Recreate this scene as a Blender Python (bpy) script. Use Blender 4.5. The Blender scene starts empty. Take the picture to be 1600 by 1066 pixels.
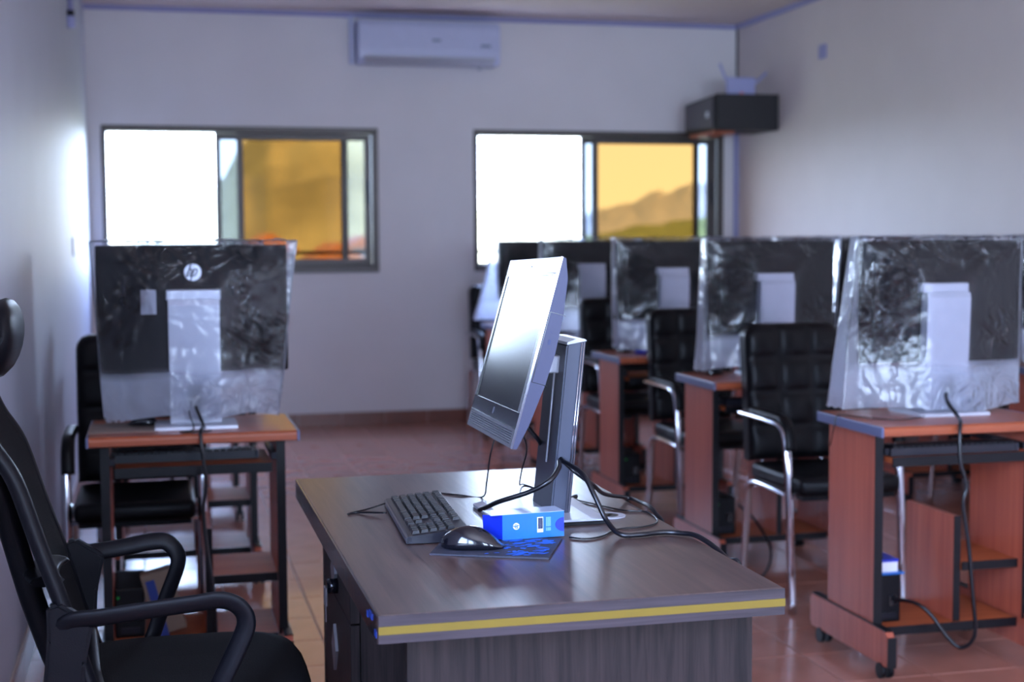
import bpy, bmesh, math, random
from mathutils import Vector, Matrix, noise
random.seed(7)
SC = bpy.context.scene
COL = SC.collection

# ------------------------------------------------------------------ camera
CAM_H = 1.30
YAW, PITCH, ROLL = .2441, .0715, -.0058
cy, sy, cp, sp = math.cos(YAW), math.sin(YAW), math.cos(PITCH), math.sin(PITCH)
FW = Vector((sy*cp, cy*cp, -sp)); RT = Vector((cy, -sy, 0)); UP = RT.cross(FW)
RT, UP = RT*math.cos(ROLL)+UP*math.sin(ROLL), UP*math.cos(ROLL)-RT*math.sin(ROLL)
cd = bpy.data.cameras.new('camera'); cam = bpy.data.objects.new('camera', cd); COL.objects.link(cam)
m = Matrix.Identity(4)
for i in range(3):
    m[i][0], m[i][1], m[i][2] = RT[i], UP[i], -FW[i]
m[2][3] = CAM_H
cam.matrix_world = m
cd.sensor_width = 36; cd.lens = 2240.5/1600*36
cd.clip_start = .05; cd.clip_end = 3000
cd.dof.use_dof = True; cd.dof.focus_distance = 2.58; cd.dof.aperture_fstop = 3.6
SC.camera = cam

# ------------------------------------------------------------------ world: bright hazy overcast sky
w = bpy.data.worlds.new('sky'); SC.world = w; w.use_nodes = True
nt = w.node_tree; nt.nodes.clear()
wo = nt.nodes.new('ShaderNodeOutputWorld'); bg = nt.nodes.new('ShaderNodeBackground')
tc = nt.nodes.new('ShaderNodeTexCoord'); sx = nt.nodes.new('ShaderNodeSeparateXYZ'); cr = nt.nodes.new('ShaderNodeValToRGB')
nt.links.new(tc.outputs['Generated'], sx.inputs[0]); nt.links.new(sx.outputs['Z'], cr.inputs[0])
cr.color_ramp.elements[0].position = 0.0; cr.color_ramp.elements[0].color = (.60, .76, 1, 1)
cr.color_ramp.elements[1].position = .5; cr.color_ramp.elements[1].color = (.38, .53, 1.0, 1)
nt.links.new(cr.outputs[0], bg.inputs[0]); bg.inputs[1].default_value = 6.0
nt.links.new(bg.outputs[0], wo.inputs[0])

def portal(name, loc, rot, sxx, syy):
    l = bpy.data.lights.new(name, 'AREA'); l.shape = 'RECTANGLE'; l.size = sxx; l.size_y = syy
    l.cycles.is_portal = True
    o = bpy.data.objects.new(name, l); o.location = loc; o.rotation_euler = rot; COL.objects.link(o)
YB = 9.95          # inner face of the back wall
YF = -2.6          # inner face of the wall behind the camera
XL, XR, ZC = -.412, 4.2, 2.85
WIN = [(-.322, 1.525), (2.207, 4.091)]; WZ0, WZ1 = 1.07, 2.066
FWIN = [(.75, 1.75), (2.6, 3.9)]; FZ0, FZ1 = .95, 2.35
for k, (a, b) in enumerate(WIN):
    portal('daylight_back', ((a+b)/2, YB+.19, (WZ0+WZ1)/2), (-math.pi/2, 0, 0), b-a, WZ1-WZ0)
LWIN = (-2.1, 1.4)
portal('daylight_side', (XL-.19, sum(LWIN)/2, (FZ0+FZ1)/2), (math.pi/2, 0, -math.pi/2), LWIN[1]-LWIN[0], FZ1-FZ0)
added_hill_sun = bpy.data.lights.new('added_hill_sun', 'SUN'); added_hill_sun.energy = 9; added_hill_sun.angle = .02; added_hill_sun.color = (1, .95, .86)  # sunlight added to brighten the hills outside
so = bpy.data.objects.new('added_hill_sun', added_hill_sun); COL.objects.link(so)
so.rotation_euler = Vector((-.85, .38, -.62)).to_track_quat('-Z', 'Y').to_euler()
for k, (a, b) in enumerate(FWIN):
    portal('daylight_front', ((a+b)/2, YF-.19, (FZ0+FZ1)/2), (math.pi/2, 0, 0), b-a, FZ1-FZ0)
SC.view_settings.view_transform = 'Standard'; SC.view_settings.look = 'None'
SC.view_settings.gamma = 1; SC.view_settings.exposure = 2.66
SC.view_settings.use_curve_mapping = False
SC.cycles.max_bounces = 10; SC.cycles.diffuse_bounces = 6; SC.cycles.glossy_bounces = 5
SC.cycles.transparent_max_bounces = 40; SC.cycles.sample_clamp_indirect = 8

# ------------------------------------------------------------------ helpers
def lin(c):
    return tuple((v/255/12.92 if v/255 <= .04045 else ((v/255+.055)/1.055)**2.4) for v in c)
def new_mat(name):
    m = bpy.data.materials.new(name); m.use_nodes = True
    n = m.node_tree; return m, n, n.nodes['Principled BSDF']
def mat(name, c, rough=.5, metal=0, spec=.5, var=0, scale=20, bump=0, coat=0, bscale=None, objrand=0):
    m, n, b = new_mat(name)
    col = lin(c); b.inputs['Base Color'].default_value = (*col, 1)
    b.inputs['Roughness'].default_value = rough; b.inputs['Metallic'].default_value = metal
    b.inputs['Specular IOR Level'].default_value = spec; b.inputs['Coat Weight'].default_value = coat
    t = n.nodes.new('ShaderNodeTexCoord')
    nz = n.nodes.new('ShaderNodeTexNoise'); nz.inputs['Scale'].default_value = scale; nz.inputs['Detail'].default_value = 5
    n.links.new(t.outputs['Object'], nz.inputs['Vector'])
    fac = nz.outputs['Fac']
    if objrand:
        oi = n.nodes.new('ShaderNodeObjectInfo'); mm = n.nodes.new('ShaderNodeMath'); mm.operation = 'MULTIPLY_ADD'
        n.links.new(oi.outputs['Random'], mm.inputs[0]); mm.inputs[1].default_value = objrand
        n.links.new(fac, mm.inputs[2]); sb = n.nodes.new('ShaderNodeMath'); sb.operation = 'SUBTRACT'
        n.links.new(mm.outputs[0], sb.inputs[0]); sb.inputs[1].default_value = objrand/2; fac = sb.outputs[0]
    if var or objrand:
        r = n.nodes.new('ShaderNodeValToRGB')
        r.color_ramp.elements[0].position = .25; r.color_ramp.elements[0].color = tuple(v*(1-var) for v in col)+(1,)
        r.color_ramp.elements[1].position = .75; r.color_ramp.elements[1].color = tuple(min(1, v*(1+var)) for v in col)+(1,)
        n.links.new(fac, r.inputs[0]); n.links.new(r.outputs[0], b.inputs['Base Color'])
    if bump:
        bp = n.nodes.new('ShaderNodeBump'); bp.inputs['Strength'].default_value = bump; bp.inputs['Distance'].default_value = .002
        src = nz
        if bscale:
            src = n.nodes.new('ShaderNodeTexNoise'); src.inputs['Detail'].default_value = 4
            if isinstance(bscale, tuple):
                mp = n.nodes.new('ShaderNodeMapping'); mp.inputs['Scale'].default_value = bscale
                n.links.new(t.outputs['Object'], mp.inputs['Vector']); n.links.new(mp.outputs[0], src.inputs['Vector'])
                src.inputs['Scale'].default_value = 1
            else:
                src.inputs['Scale'].default_value = bscale; n.links.new(t.outputs['Object'], src.inputs['Vector'])
        n.links.new(src.outputs['Fac'], bp.inputs['Height']); n.links.new(bp.outputs[0], b.inputs['Normal'])
    return m
def wood(name, c0, c1, axis, rough=.35, dens=60, bump=.15, spec=.5):
    """procedural wood whose grain runs along the axis (0,1,2)"""
    m, n, b = new_mat(name)
    t = n.nodes.new('ShaderNodeTexCoord'); mp = n.nodes.new('ShaderNodeMapping')
    s = [dens]*3; s[axis] = dens*.045; mp.inputs['Scale'].default_value = s
    n.links.new(t.outputs['Object'], mp.inputs['Vector'])
    nz = n.nodes.new('ShaderNodeTexNoise'); nz.inputs['Scale'].default_value = 1; nz.inputs['Detail'].default_value = 7
    nz.inputs['Roughness'].default_value = .62; nz.inputs['Distortion'].default_value = .5
    n.links.new(mp.outputs[0], nz.inputs['Vector'])
    r = n.nodes.new('ShaderNodeValToRGB')
    r.color_ramp.elements[0].position = .32; r.color_ramp.elements[0].color = (*lin(c0), 1)
    r.color_ramp.elements[1].position = .68; r.color_ramp.elements[1].color = (*lin(c1), 1)
    n.links.new(nz.outputs['Fac'], r.inputs[0]); n.links.new(r.outputs[0], b.inputs['Base Color'])
    bp = n.nodes.new('ShaderNodeBump'); bp.inputs['Strength'].default_value = bump; bp.inputs['Distance'].default_value = .0006
    n.links.new(nz.outputs['Fac'], bp.inputs['Height']); n.links.new(bp.outputs[0], b.inputs['Normal'])
    b.inputs['Roughness'].default_value = rough; b.inputs['Specular IOR Level'].default_value = spec
    return m
def film(name, body=.12, gloss=.5, folds=.5, tint=(.95, .96, 1)):
    """thin clear plastic: mostly see-through, a little milky, shiny"""
    m = bpy.data.materials.new(name); m.use_nodes = True; n = m.node_tree; n.nodes.clear()
    out = n.nodes.new('ShaderNodeOutputMaterial')
    tr = n.nodes.new('ShaderNodeBsdfTransparent'); tr.inputs[0].default_value = (*tint, 1)
    tl = n.nodes.new('ShaderNodeBsdfTranslucent'); tl.inputs[0].default_value = (.80, .86, 1, 1)
    df = n.nodes.new('ShaderNodeBsdfDiffuse'); df.inputs[0].default_value = (.80, .86, 1, 1)
    gl = n.nodes.new('ShaderNodeBsdfGlossy'); gl.inputs['Roughness'].default_value = .12
    t = n.nodes.new('ShaderNodeTexCoord')
    nz = n.nodes.new('ShaderNodeTexNoise'); nz.inputs['Scale'].default_value = 13; nz.inputs['Detail'].default_value = 2.5; nz.inputs['Distortion'].default_value = 2.2
    n.links.new(t.outputs['Object'], nz.inputs['Vector'])
    bp = n.nodes.new('ShaderNodeBump'); bp.inputs['Strength'].default_value = 1; bp.inputs['Distance'].default_value = .045
    mz = n.nodes.new('ShaderNodeTexNoise'); mz.inputs['Scale'].default_value = 4.2; mz.inputs['Detail'].default_value = 1   # crumpled patches among taut film
    n.links.new(t.outputs['Object'], mz.inputs['Vector'])
    mk = n.nodes.new('ShaderNodeMapRange'); mk.inputs['From Min'].default_value = .46; mk.inputs['From Max'].default_value = .62; mk.inputs['To Min'].default_value = .06
    n.links.new(mz.outputs['Fac'], mk.inputs['Value'])
    n.links.new(mk.outputs[0], bp.inputs['Strength'])
    n.links.new(nz.outputs['Fac'], bp.inputs['Height'])
    for q in (tl, df, gl): n.links.new(bp.outputs[0], q.inputs['Normal'])
    a = n.nodes.new('ShaderNodeMixShader'); a.inputs[0].default_value = .2
    n.links.new(tl.outputs[0], a.inputs[1]); n.links.new(df.outputs[0], a.inputs[2])
    lw = n.nodes.new('ShaderNodeLayerWeight'); lw.inputs['Blend'].default_value = .45
    at = n.nodes.new('ShaderNodeAttribute'); at.attribute_name = 'fold'   # 0 = single taut film, 1 = gathered folds and gussets
    m1 = n.nodes.new('ShaderNodeMapRange'); m1.inputs['To Min'].default_value = body; m1.inputs['To Max'].default_value = folds
    n.links.new(at.outputs['Fac'], m1.inputs['Value'])
    m2 = n.nodes.new('ShaderNodeMapRange'); m2.inputs['To Min'].default_value = 1; m2.inputs['To Max'].default_value = 2.6
    n.links.new(lw.outputs['Facing'], m2.inputs['Value'])
    mr = n.nodes.new('ShaderNodeMath'); mr.operation = 'MULTIPLY'; mr.use_clamp = True
    n.links.new(m1.outputs[0], mr.inputs[0]); n.links.new(m2.outputs[0], mr.inputs[1])
    b = n.nodes.new('ShaderNodeMixShader'); n.links.new(mr.outputs[0], b.inputs[0])
    n.links.new(tr.outputs[0], b.inputs[1]); n.links.new(a.outputs[0], b.inputs[2])
    fr = n.nodes.new('ShaderNodeFresnel'); fr.inputs['IOR'].default_value = 1.5; n.links.new(bp.outputs[0], fr.inputs['Normal'])
    mu = n.nodes.new('ShaderNodeMath'); mu.operation = 'MULTIPLY'; mu.inputs[1].default_value = gloss*2; mu.use_clamp = True
    n.links.new(fr.outputs[0], mu.inputs[0])
    c = n.nodes.new('ShaderNodeMixShader'); n.links.new(mu.outputs[0], c.inputs[0])
    n.links.new(b.outputs[0], c.inputs[1]); n.links.new(gl.outputs[0], c.inputs[2]); n.links.new(c.outputs[0], out.inputs[0])
    return m
def pane_mat(name, tint, gloss=.05):
    m = bpy.data.materials.new(name); m.use_nodes = True; n = m.node_tree; n.nodes.clear()
    out = n.nodes.new('ShaderNodeOutputMaterial')
    tr = n.nodes.new('ShaderNodeBsdfTransparent'); tr.inputs[0].default_value = (*tint, 1)
    gl = n.nodes.new('ShaderNodeBsdfGlossy'); gl.inputs['Roughness'].default_value = .02
    c = n.nodes.new('ShaderNodeMixShader'); c.inputs[0].default_value = gloss
    n.links.new(tr.outputs[0], c.inputs[1]); n.links.new(gl.outputs[0], c.inputs[2]); n.links.new(c.outputs[0], out.inputs[0])
    return m

def bx(bm, x0, x1, y0, y1, z0, z1, bev=0, seg=2, M=None):
    if x0 > x1: x0, x1 = x1, x0
    if y0 > y1: y0, y1 = y1, y0
    if z0 > z1: z0, z1 = z1, z0
    vs = [bm.verts.new(p) for p in ((x0,y0,z0),(x1,y0,z0),(x1,y1,z0),(x0,y1,z0),(x0,y0,z1),(x1,y0,z1),(x1,y1,z1),(x0,y1,z1))]
    fs = [bm.faces.new([vs[i] for i in q]) for q in ((3,2,1,0),(4,5,6,7),(0,1,5,4),(1,2,6,5),(2,3,7,6),(3,0,4,7))]
    if bev:
        es = list({e for f in fs for e in f.edges})
        r = bmesh.ops.bevel(bm, geom=es, offset=bev, segments=seg, profile=.5, affect='EDGES')
        vs = [v for v in {v for f in r['faces'] for v in f.verts} | {v for v in vs if v.is_valid}]
    if M is not None: bmesh.ops.transform(bm, matrix=M, verts=[v for v in vs if v.is_valid])
    return bm
def B(x0, x1, y0, y1, z0, z1, bev=0, seg=2, M=None):
    return bx(bmesh.new(), x0, x1, y0, y1, z0, z1, bev, seg, M)
def smooth_path(pts, n=6):
    pts = [Vector(p) for p in pts]
    if len(pts) < 3: return pts
    P = [pts[0]*2-pts[1]]+pts+[pts[-1]*2-pts[-2]]; out = []
    for i in range(1, len(P)-2):
        p0, p1, p2, p3 = P[i-1:i+3]
        for k in range(n):
            t = k/n
            out.append(.5*((2*p1)+(p2-p0)*t+(2*p0-5*p1+4*p2-p3)*t*t+(3*p1-p0-3*p2+p3)*t**3))
    return out+[pts[-1]]
def tube(bm, pts, r, seg=8, sm=6, flat=None, radii=None):
    """swept round tube; flat=(a,b) half sizes for an oval section (a sideways, b up)"""
    if sm: pts = smooth_path(pts, sm)
    pts = [Vector(p) for p in pts]; n = len(pts); rings = []
    t = (pts[1]-pts[0]).normalized()
    a = t.orthogonal().normalized()
    if flat:
        a = Vector((1, 0, 0)) if abs(t.x) < .9 else Vector((0, 1, 0)); a = (a-t*a.dot(t)).normalized()
    for i in range(n):
        t = (pts[min(i+1, n-1)]-pts[max(i-1, 0)]).normalized()
        a = (a-t*a.dot(t)).normalized(); b = t.cross(a)
        ra, rb = flat if flat else (r, r)
        if radii: k = radii(i/(n-1)); ra *= k; rb *= k
        rings.append([bm.verts.new(pts[i]+a*(ra*math.cos(q*2*math.pi/seg))+b*(rb*math.sin(q*2*math.pi/seg))) for q in range(seg)])
    for i in range(n-1):
        for q in range(seg):
            f = bm.faces.new((rings[i][q], rings[i][(q+1) % seg], rings[i+1][(q+1) % seg], rings[i+1][q])); f.smooth = True
    bm.faces.new(rings[0][::-1]); bm.faces.new(rings[-1])
    return bm
def T(pts, r, **k): return tube(bmesh.new(), pts, r, **k)
def cyl(bm, c, axis, r, h, seg=20, r2=None):
    """disc / cylinder centred at c along axis"""
    ax = Vector(axis).normalized(); a = ax.orthogonal().normalized(); b = ax.cross(a); c = Vector(c); r2 = r if r2 is None else r2
    A = [bm.verts.new(c-ax*h/2+(a*math.cos(q*2*math.pi/seg)+b*math.sin(q*2*math.pi/seg))*r) for q in range(seg)]
    D = [bm.verts.new(c+ax*h/2+(a*math.cos(q*2*math.pi/seg)+b*math.sin(q*2*math.pi/seg))*r2) for q in range(seg)]
    for q in range(seg):
        f = bm.faces.new((A[q], A[(q+1) % seg], D[(q+1) % seg], D[q])); f.smooth = True
    bm.faces.new(A[::-1]); bm.faces.new(D)
    return bm
def C(*a, **k): return cyl(bmesh.new(), *a, **k)
def prism(bm, poly, axis, a0, a1):
    """polygon (u,v) pushed along an axis from a0 to a1; axis 0: (y,z), 1: (x,z), 2: (x,y)"""
    def p(u, v, a): return ((a, u, v), (u, a, v), (u, v, a))[axis]
    A = [bm.verts.new(p(u, v, a0)) for u, v in poly]; D = [bm.verts.new(p(u, v, a1)) for u, v in poly]; n = len(poly)
    bm.faces.new(A[::-1]); bm.faces.new(D)
    for i in range(n): bm.faces.new((A[i], A[(i+1) % n], D[(i+1) % n], D[i]))
    bmesh.ops.recalc_face_normals(bm, faces=bm.faces[:])
    return bm
def PR(*a): return prism(bmesh.new(), *a)
def obj(name, bm, m, parent=None, smooth=False, label=None, kind=None):
    me = bpy.data.meshes.new(name); bm.to_mesh(me); bm.free()
    if smooth:
        for p in me.polygons: p.use_smooth = True
    if m: me.materials.append(m)
    o = bpy.data.objects.new(name, me); COL.objects.link(o)
    if parent: o.parent = parent
    if label: o['label'] = label
    if kind: o['kind'] = kind
    return o
def tag(o, label, cat, group=None):
    o['label'] = label; o['category'] = cat
    if group: o['group'] = group
    return o
def thing(name, label, cat, loc=(0, 0, 0), rz=0, group=None):
    o = bpy.data.objects.new(name, None); COL.objects.link(o); o.location = loc; o.rotation_euler = (0, 0, rz)
    return tag(o, label, cat, group)
def struct(name, bm, m, parent=None):
    o = obj(name, bm, m, parent)
    if not parent: o['kind'] = 'structure'
    return o
KIDS = {}
def dup(root, loc, rz, label):
    if root.name not in KIDS:
        allo = list(COL.objects)
        KIDS[root.name] = [(c, [g for g in allo if g.parent == c]) for c in allo if c.parent == root]
    r = root.copy(); COL.objects.link(r); r.location = loc; r.rotation_euler = (0, 0, rz); r['label'] = label
    for c, gs in KIDS[root.name]:
        c2 = c.copy(); COL.objects.link(c2); c2.parent = r
        for g in gs:
            g2 = g.copy(); COL.objects.link(g2); g2.parent = c2
    return r

# ------------------------------------------------------------------ materials
M = {}
M['wall'] = mat('cream_wall_paint', (214, 209, 211), .6, var=.03, scale=3, bump=.15, bscale=60)
M['wall_f'] = mat('darkened_unseen_wall', (96, 98, 108), .6, var=.03, scale=3)  # unseen wall, darkened so the plastic covers reflect less light
M['wall_r'] = mat('warm_wall_paint', (204, 194, 192), .55, var=.03, scale=3, bump=.15, bscale=60)
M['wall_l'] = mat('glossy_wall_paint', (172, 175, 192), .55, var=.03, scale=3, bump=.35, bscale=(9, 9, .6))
M['ceil'] = mat('ceiling_paint', (214, 200, 196), .7, var=.02, scale=3)
M['trim'] = mat('pale_lilac_trim', (148, 148, 190), .4)
M['grout'] = mat('tile_grout', (170, 150, 138), .8, var=.1, scale=40)
M['tile'] = mat('terracotta_tile', (162, 108, 92), .25, var=.12, scale=7, objrand=.3, bump=.05, coat=.2)
M['skirt'] = mat('skirting_tile', (112, 62, 48), .35, var=.15, scale=9, objrand=.3)
M['bronze'] = mat('bronze_aluminium', (78, 72, 70), .42, metal=.5, var=.05)
M['latch'] = mat('black_latch', (24, 26, 40), .4)
M['amber'] = pane_mat('amber_glass', (.235, .168, .088), .0004)
M['clear'] = pane_mat('grey_clear_glass', (.25, .26, .265), .002)
M['whiteplastic'] = mat('white_plastic', (184, 188, 216), .35, var=.02)
M['greysmudge'] = mat('grey_print', (120, 128, 160), .5)
M['black'] = mat('black_plastic', (11, 11, 15), .4, spec=.18, var=.15, scale=80)
M['blackgloss'] = mat('glossy_black', (10, 10, 16), .12)
M['speaker'] = mat('black_speaker_vinyl', (22, 20, 26), .5, var=.2, scale=60, bump=.2)
M['grille'] = mat('grey_speaker_grille', (74, 70, 78), .7, var=.3, scale=300)
M['darkmetal'] = mat('dark_metal', (30, 30, 38), .35, metal=.6)
M['orangewood'] = wood('cherry_laminate_across', (136, 64, 38), (164, 84, 52), 0, .28, 40, .05)
M['cherry'] = wood('cherry_laminate_upright', (158, 74, 54), (186, 98, 74), 2, .35, 40, .06)
M['cherrydark'] = wood('cherry_laminate_shelf', (150, 74, 44), (178, 96, 58), 0, .55, 40, .06, .15)
M['edge'] = mat('black_edge_band', (10, 10, 15), .4, spec=.3)
M['greyedge'] = mat('slate_blue_edge_band', (92, 100, 134), .35)
M['chrome'] = mat('chrome', (205, 205, 212), .09, metal=1)
M['leather'] = mat('black_leather', (11, 11, 14), .38, spec=.2, var=.1, scale=30, bump=.25, bscale=260)
M['monback'] = mat('black_monitor_plastic', (9, 9, 13), .5, spec=.12, var=.08, scale=60)
M['silver'] = mat('silver_plastic', (176, 178, 190), .35, metal=.35, var=.03)
M['silverlogo'] = mat('silver_badge', (200, 202, 214), .3, metal=.5)
M['screen'] = mat('dark_screen_glass', (5, 9, 24), .2, spec=.8)
M['sticker'] = mat('white_sticker', (190, 192, 205), .5)
M['film'] = film('clear_plastic_film', .03, .5, .66)
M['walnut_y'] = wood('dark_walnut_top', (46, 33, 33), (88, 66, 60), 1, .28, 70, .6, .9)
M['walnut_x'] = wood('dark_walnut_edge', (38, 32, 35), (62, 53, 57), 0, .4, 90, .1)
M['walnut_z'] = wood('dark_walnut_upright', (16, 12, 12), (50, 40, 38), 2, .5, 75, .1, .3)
M['yellow'] = mat('yellow_strip', (112, 92, 20), .4, var=.08, scale=15)
M['desk_film'] = mat('brown_protective_film', (34, 26, 26), .18, var=.4, scale=25, bump=.5)
M['blueprint'] = mat('blue_print', (14, 46, 120), .4)
M['knobmetal'] = mat('brushed_steel', (150, 146, 148), .35, metal=.7)
M['aio_face'] = mat('brushed_steel_bezel', (132, 132, 142), .3, metal=.75, bump=.1, bscale=(60, 60, 6))
M['aio_side'] = mat('grey_blue_casing', (46, 48, 76), .42, metal=.1)
M['aio_black'] = mat('dark_glossy_band', (40, 42, 54), .16, metal=.2)
M['aio_grille'] = mat('perforated_grey', (92, 94, 112), .45, metal=.3)
M['aio_stand'] = mat('slate_stand', (58, 62, 78), .36, metal=.3)
M['key'] = mat('dark_key', (14, 14, 20), .3, spec=.3, var=.2, scale=120)
M['kbbody'] = mat('dark_grey_keyboard', (24, 24, 34), .35)
M['kbtrim'] = mat('grey_keyboard_edge', (66, 66, 78), .35)
M['mouse'] = mat('glossy_black_mouse', (14, 14, 22), .14, coat=.5)
M['pad'] = mat('worn_dark_mat', (44, 46, 60), .6, var=.3, scale=40, bump=.3)
M['padblue'] = mat('worn_blue_print', (20, 90, 200), .5, var=.25, scale=90)
M['boxblue'] = mat('light_blue_carton', (8, 98, 178), .35, var=.06, scale=30)
M['boxnavy'] = mat('royal_blue_carton', (12, 40, 170), .35)
M['boxtop'] = mat('glare_tinted_carton_top', (150, 165, 190), .3)  # blown-out reflection painted into the flap's base colour
M['paper'] = mat('white_paper', (215, 215, 222), .5)
M['ink'] = mat('dark_ink', (30, 40, 80), .5)
M['paleblue'] = mat('pale_blue_ink', (120, 180, 225), .5)
M['cable'] = mat('black_cable', (12, 12, 18), .3)
M['mesh'] = mat('black_mesh_fabric', (16, 16, 22), .7, bump=.6, bscale=350)
M['seatfab'] = mat('black_seat_fabric', (9, 9, 12), .85, spec=.18, bump=.4, bscale=400)
M['ocplastic'] = mat('black_chair_plastic', (15, 15, 20), .42, spec=.18, bump=.15, bscale=500)
M['carton'] = mat('brown_carton', (110, 96, 84), .7, var=.1)
M['led'] = mat('green_led', (20, 160, 60), .3)
M['ledred'] = mat('orange_led', (230, 110, 60), .3)
M['card'] = mat('grey_brown_mat', (132, 112, 100), .45, var=.15, scale=30)
M['hillgreen'] = mat('haze_tinted_woods', (162, 156, 116), .95, var=.5, scale=.05)  # woods lightened and greyed: distance haze is in the base colour
M['hillblue'] = mat('haze_tinted_hill', (176, 176, 172), .95, var=.08, scale=.01)  # pale base colour stands in for haze over the far ridge
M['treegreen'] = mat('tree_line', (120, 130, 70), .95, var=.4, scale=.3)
M['roof'] = mat('orange_clay_roof', (196, 132, 100), .8, var=.15, scale=3)
M['housewall'] = mat('white_render', (200, 196, 190), .8)
M['ground'] = mat('outside_ground', (120, 120, 90), .95, var=.3, scale=.05)

# ------------------------------------------------------------------ room shell
def wall_with_holes(y0, y1, x0, x1, z0, z1, holes, hz0, hz1):
    bm = bmesh.new()
    bx(bm, x0, x1, y0, y1, z0, hz0); bx(bm, x0, x1, y0, y1, hz1, z1)
    xs = [x0]+[v for h in holes for v in h]+[x1]
    for i in range(0, len(xs), 2): bx(bm, xs[i], xs[i+1], y0, y1, hz0, hz1)
    return bm
struct('wall_back', wall_with_holes(YB, YB+.2, XL-.2, XR+.2, -.1, ZC+.1, WIN, WZ0, WZ1), M['wall'])
struct('wall_front', wall_with_holes(YF-.2, YF, XL-.2, XR+.2, -.1, ZC+.1, FWIN, FZ0, FZ1), M['wall_f'])
bm = bmesh.new()
bx(bm, XL-.2, XL, YF, YB, -.1, FZ0); bx(bm, XL-.2, XL, YF, YB, FZ1, ZC+.1)
bx(bm, XL-.2, XL, YF, LWIN[0], FZ0, FZ1); bx(bm, XL-.2, XL, LWIN[1], YB, FZ0, FZ1)
struct('wall_left', bm, M['wall_l'])
struct('wall_right', B(XR, XR+.2, YF, YB, -.1, ZC+.1), M['wall_r'])
struct('ceiling', B(XL, XR, YF, YB, ZC, ZC+.1), M['ceil'])
struct('trim_1', PR([(YB, ZC), (YB-.03, ZC), (YB-.03, ZC-.012), (YB-.012, ZC-.03), (YB, ZC-.03)], 0, XL, XR), M['trim'])
struct('trim_2', PR([(XR, ZC), (XR-.03, ZC), (XR-.03, ZC-.012), (XR-.012, ZC-.03), (XR, ZC-.03)], 1, YF, YB-.03), M['trim'])
struct('trim_3', B(XR-.012, XR-.002, YB-.012, YB-.002, 2.33, ZC-.03), M['darkmetal'])
floor = struct('floor', B(XL, XR, YF, YB, -.12, -.004), M['grout'])
TS = .285; G = .004
tb = lambda: B(-TS/2+G/2, TS/2-G/2, -TS/2+G/2, TS/2-G/2, -.006, 0, .0015, 1)
tile_me = None; cells = []
i0 = -9; X0, Y0 = 1.932, 4.038
for j in range(-24, 22):
    for i in range(-10, 9):
        x, y = X0+(i+.5)*TS, Y0+(j+.5)*TS
        if XL-TS/2 < x < XR+TS/2 and YF-TS/2 < y < YB+TS/2: cells.append((x, y))
def px(p):
    d = Vector(p)-Vector((0, 0, CAM_H)); z = d.dot(FW)
    return (800+2240.5*d.dot(RT)/z, 533-2240.5*d.dot(UP)/z) if z > .1 else (-9999, -9999)
def inframe(c):
    u, v = px((c[0], c[1], 0)); return -60 < u < 1660 and v < 1110
whole = [c for c in cells if c[0]-TS/2 >= XL and c[0]+TS/2 <= XR and c[1]+TS/2 <= YB]
vis = sorted([c for c in whole if inframe(c)], key=lambda c: c[1])[:300]
vs = set(vis)
for c in vis:
    if tile_me is None:
        o = obj('tile', tb(), M['tile'], floor); tile_me = o.data
    else:
        o = bpy.data.objects.new('tile', tile_me); COL.objects.link(o); o.parent = floor
    o.location = (c[0], c[1], random.uniform(-.0006, 0))
bm = bmesh.new()
for c in cells:
    if c in vs: continue
    x0, x1 = max(XL, c[0]-TS/2+G/2), min(XR, c[0]+TS/2-G/2); y0, y1 = max(YF, c[1]-TS/2+G/2), min(YB, c[1]+TS/2-G/2)
    if x1-x0 > .01 and y1-y0 > .01: bx(bm, x0, x1, y0, y1, -.006, -.0005)
obj('outer_tiles', bm, M['tile'], floor, kind='stuff')
# skirting tiles along the back, left and right walls
sk = struct('baseboard_back', B(XL, XR, YB-.006, YB-.0005, 0, .093), M['grout'])
for k in range(15):
    x = 1.25+(k-6)*.303
    if x-.0 < XL+.02 or x+.3 > XR: continue
    obj('tile', B(x+.002, x+.301, YB-.013, YB-.006, 0, .092, .0015, 1), M['skirt'], sk)
for nm, xa, xb, xc in (('baseboard_left', XL+.0005, XL+.006, XL+.013), ('baseboard_right', XR-.0005, XR-.006, XR-.013)):
    sk = struct(nm, B(xa, xb, YF, YB-.014, 0, .093), M['grout']); bm = bmesh.new()
    for k in range(40):
        y = YF+.02+k*.303
        if y+.3 < YB-.014: bx(bm, xb, xc, y+.002, y+.301, 0, .092)
    obj('tile_run', bm, M['skirt'], sk, kind='stuff')

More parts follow.
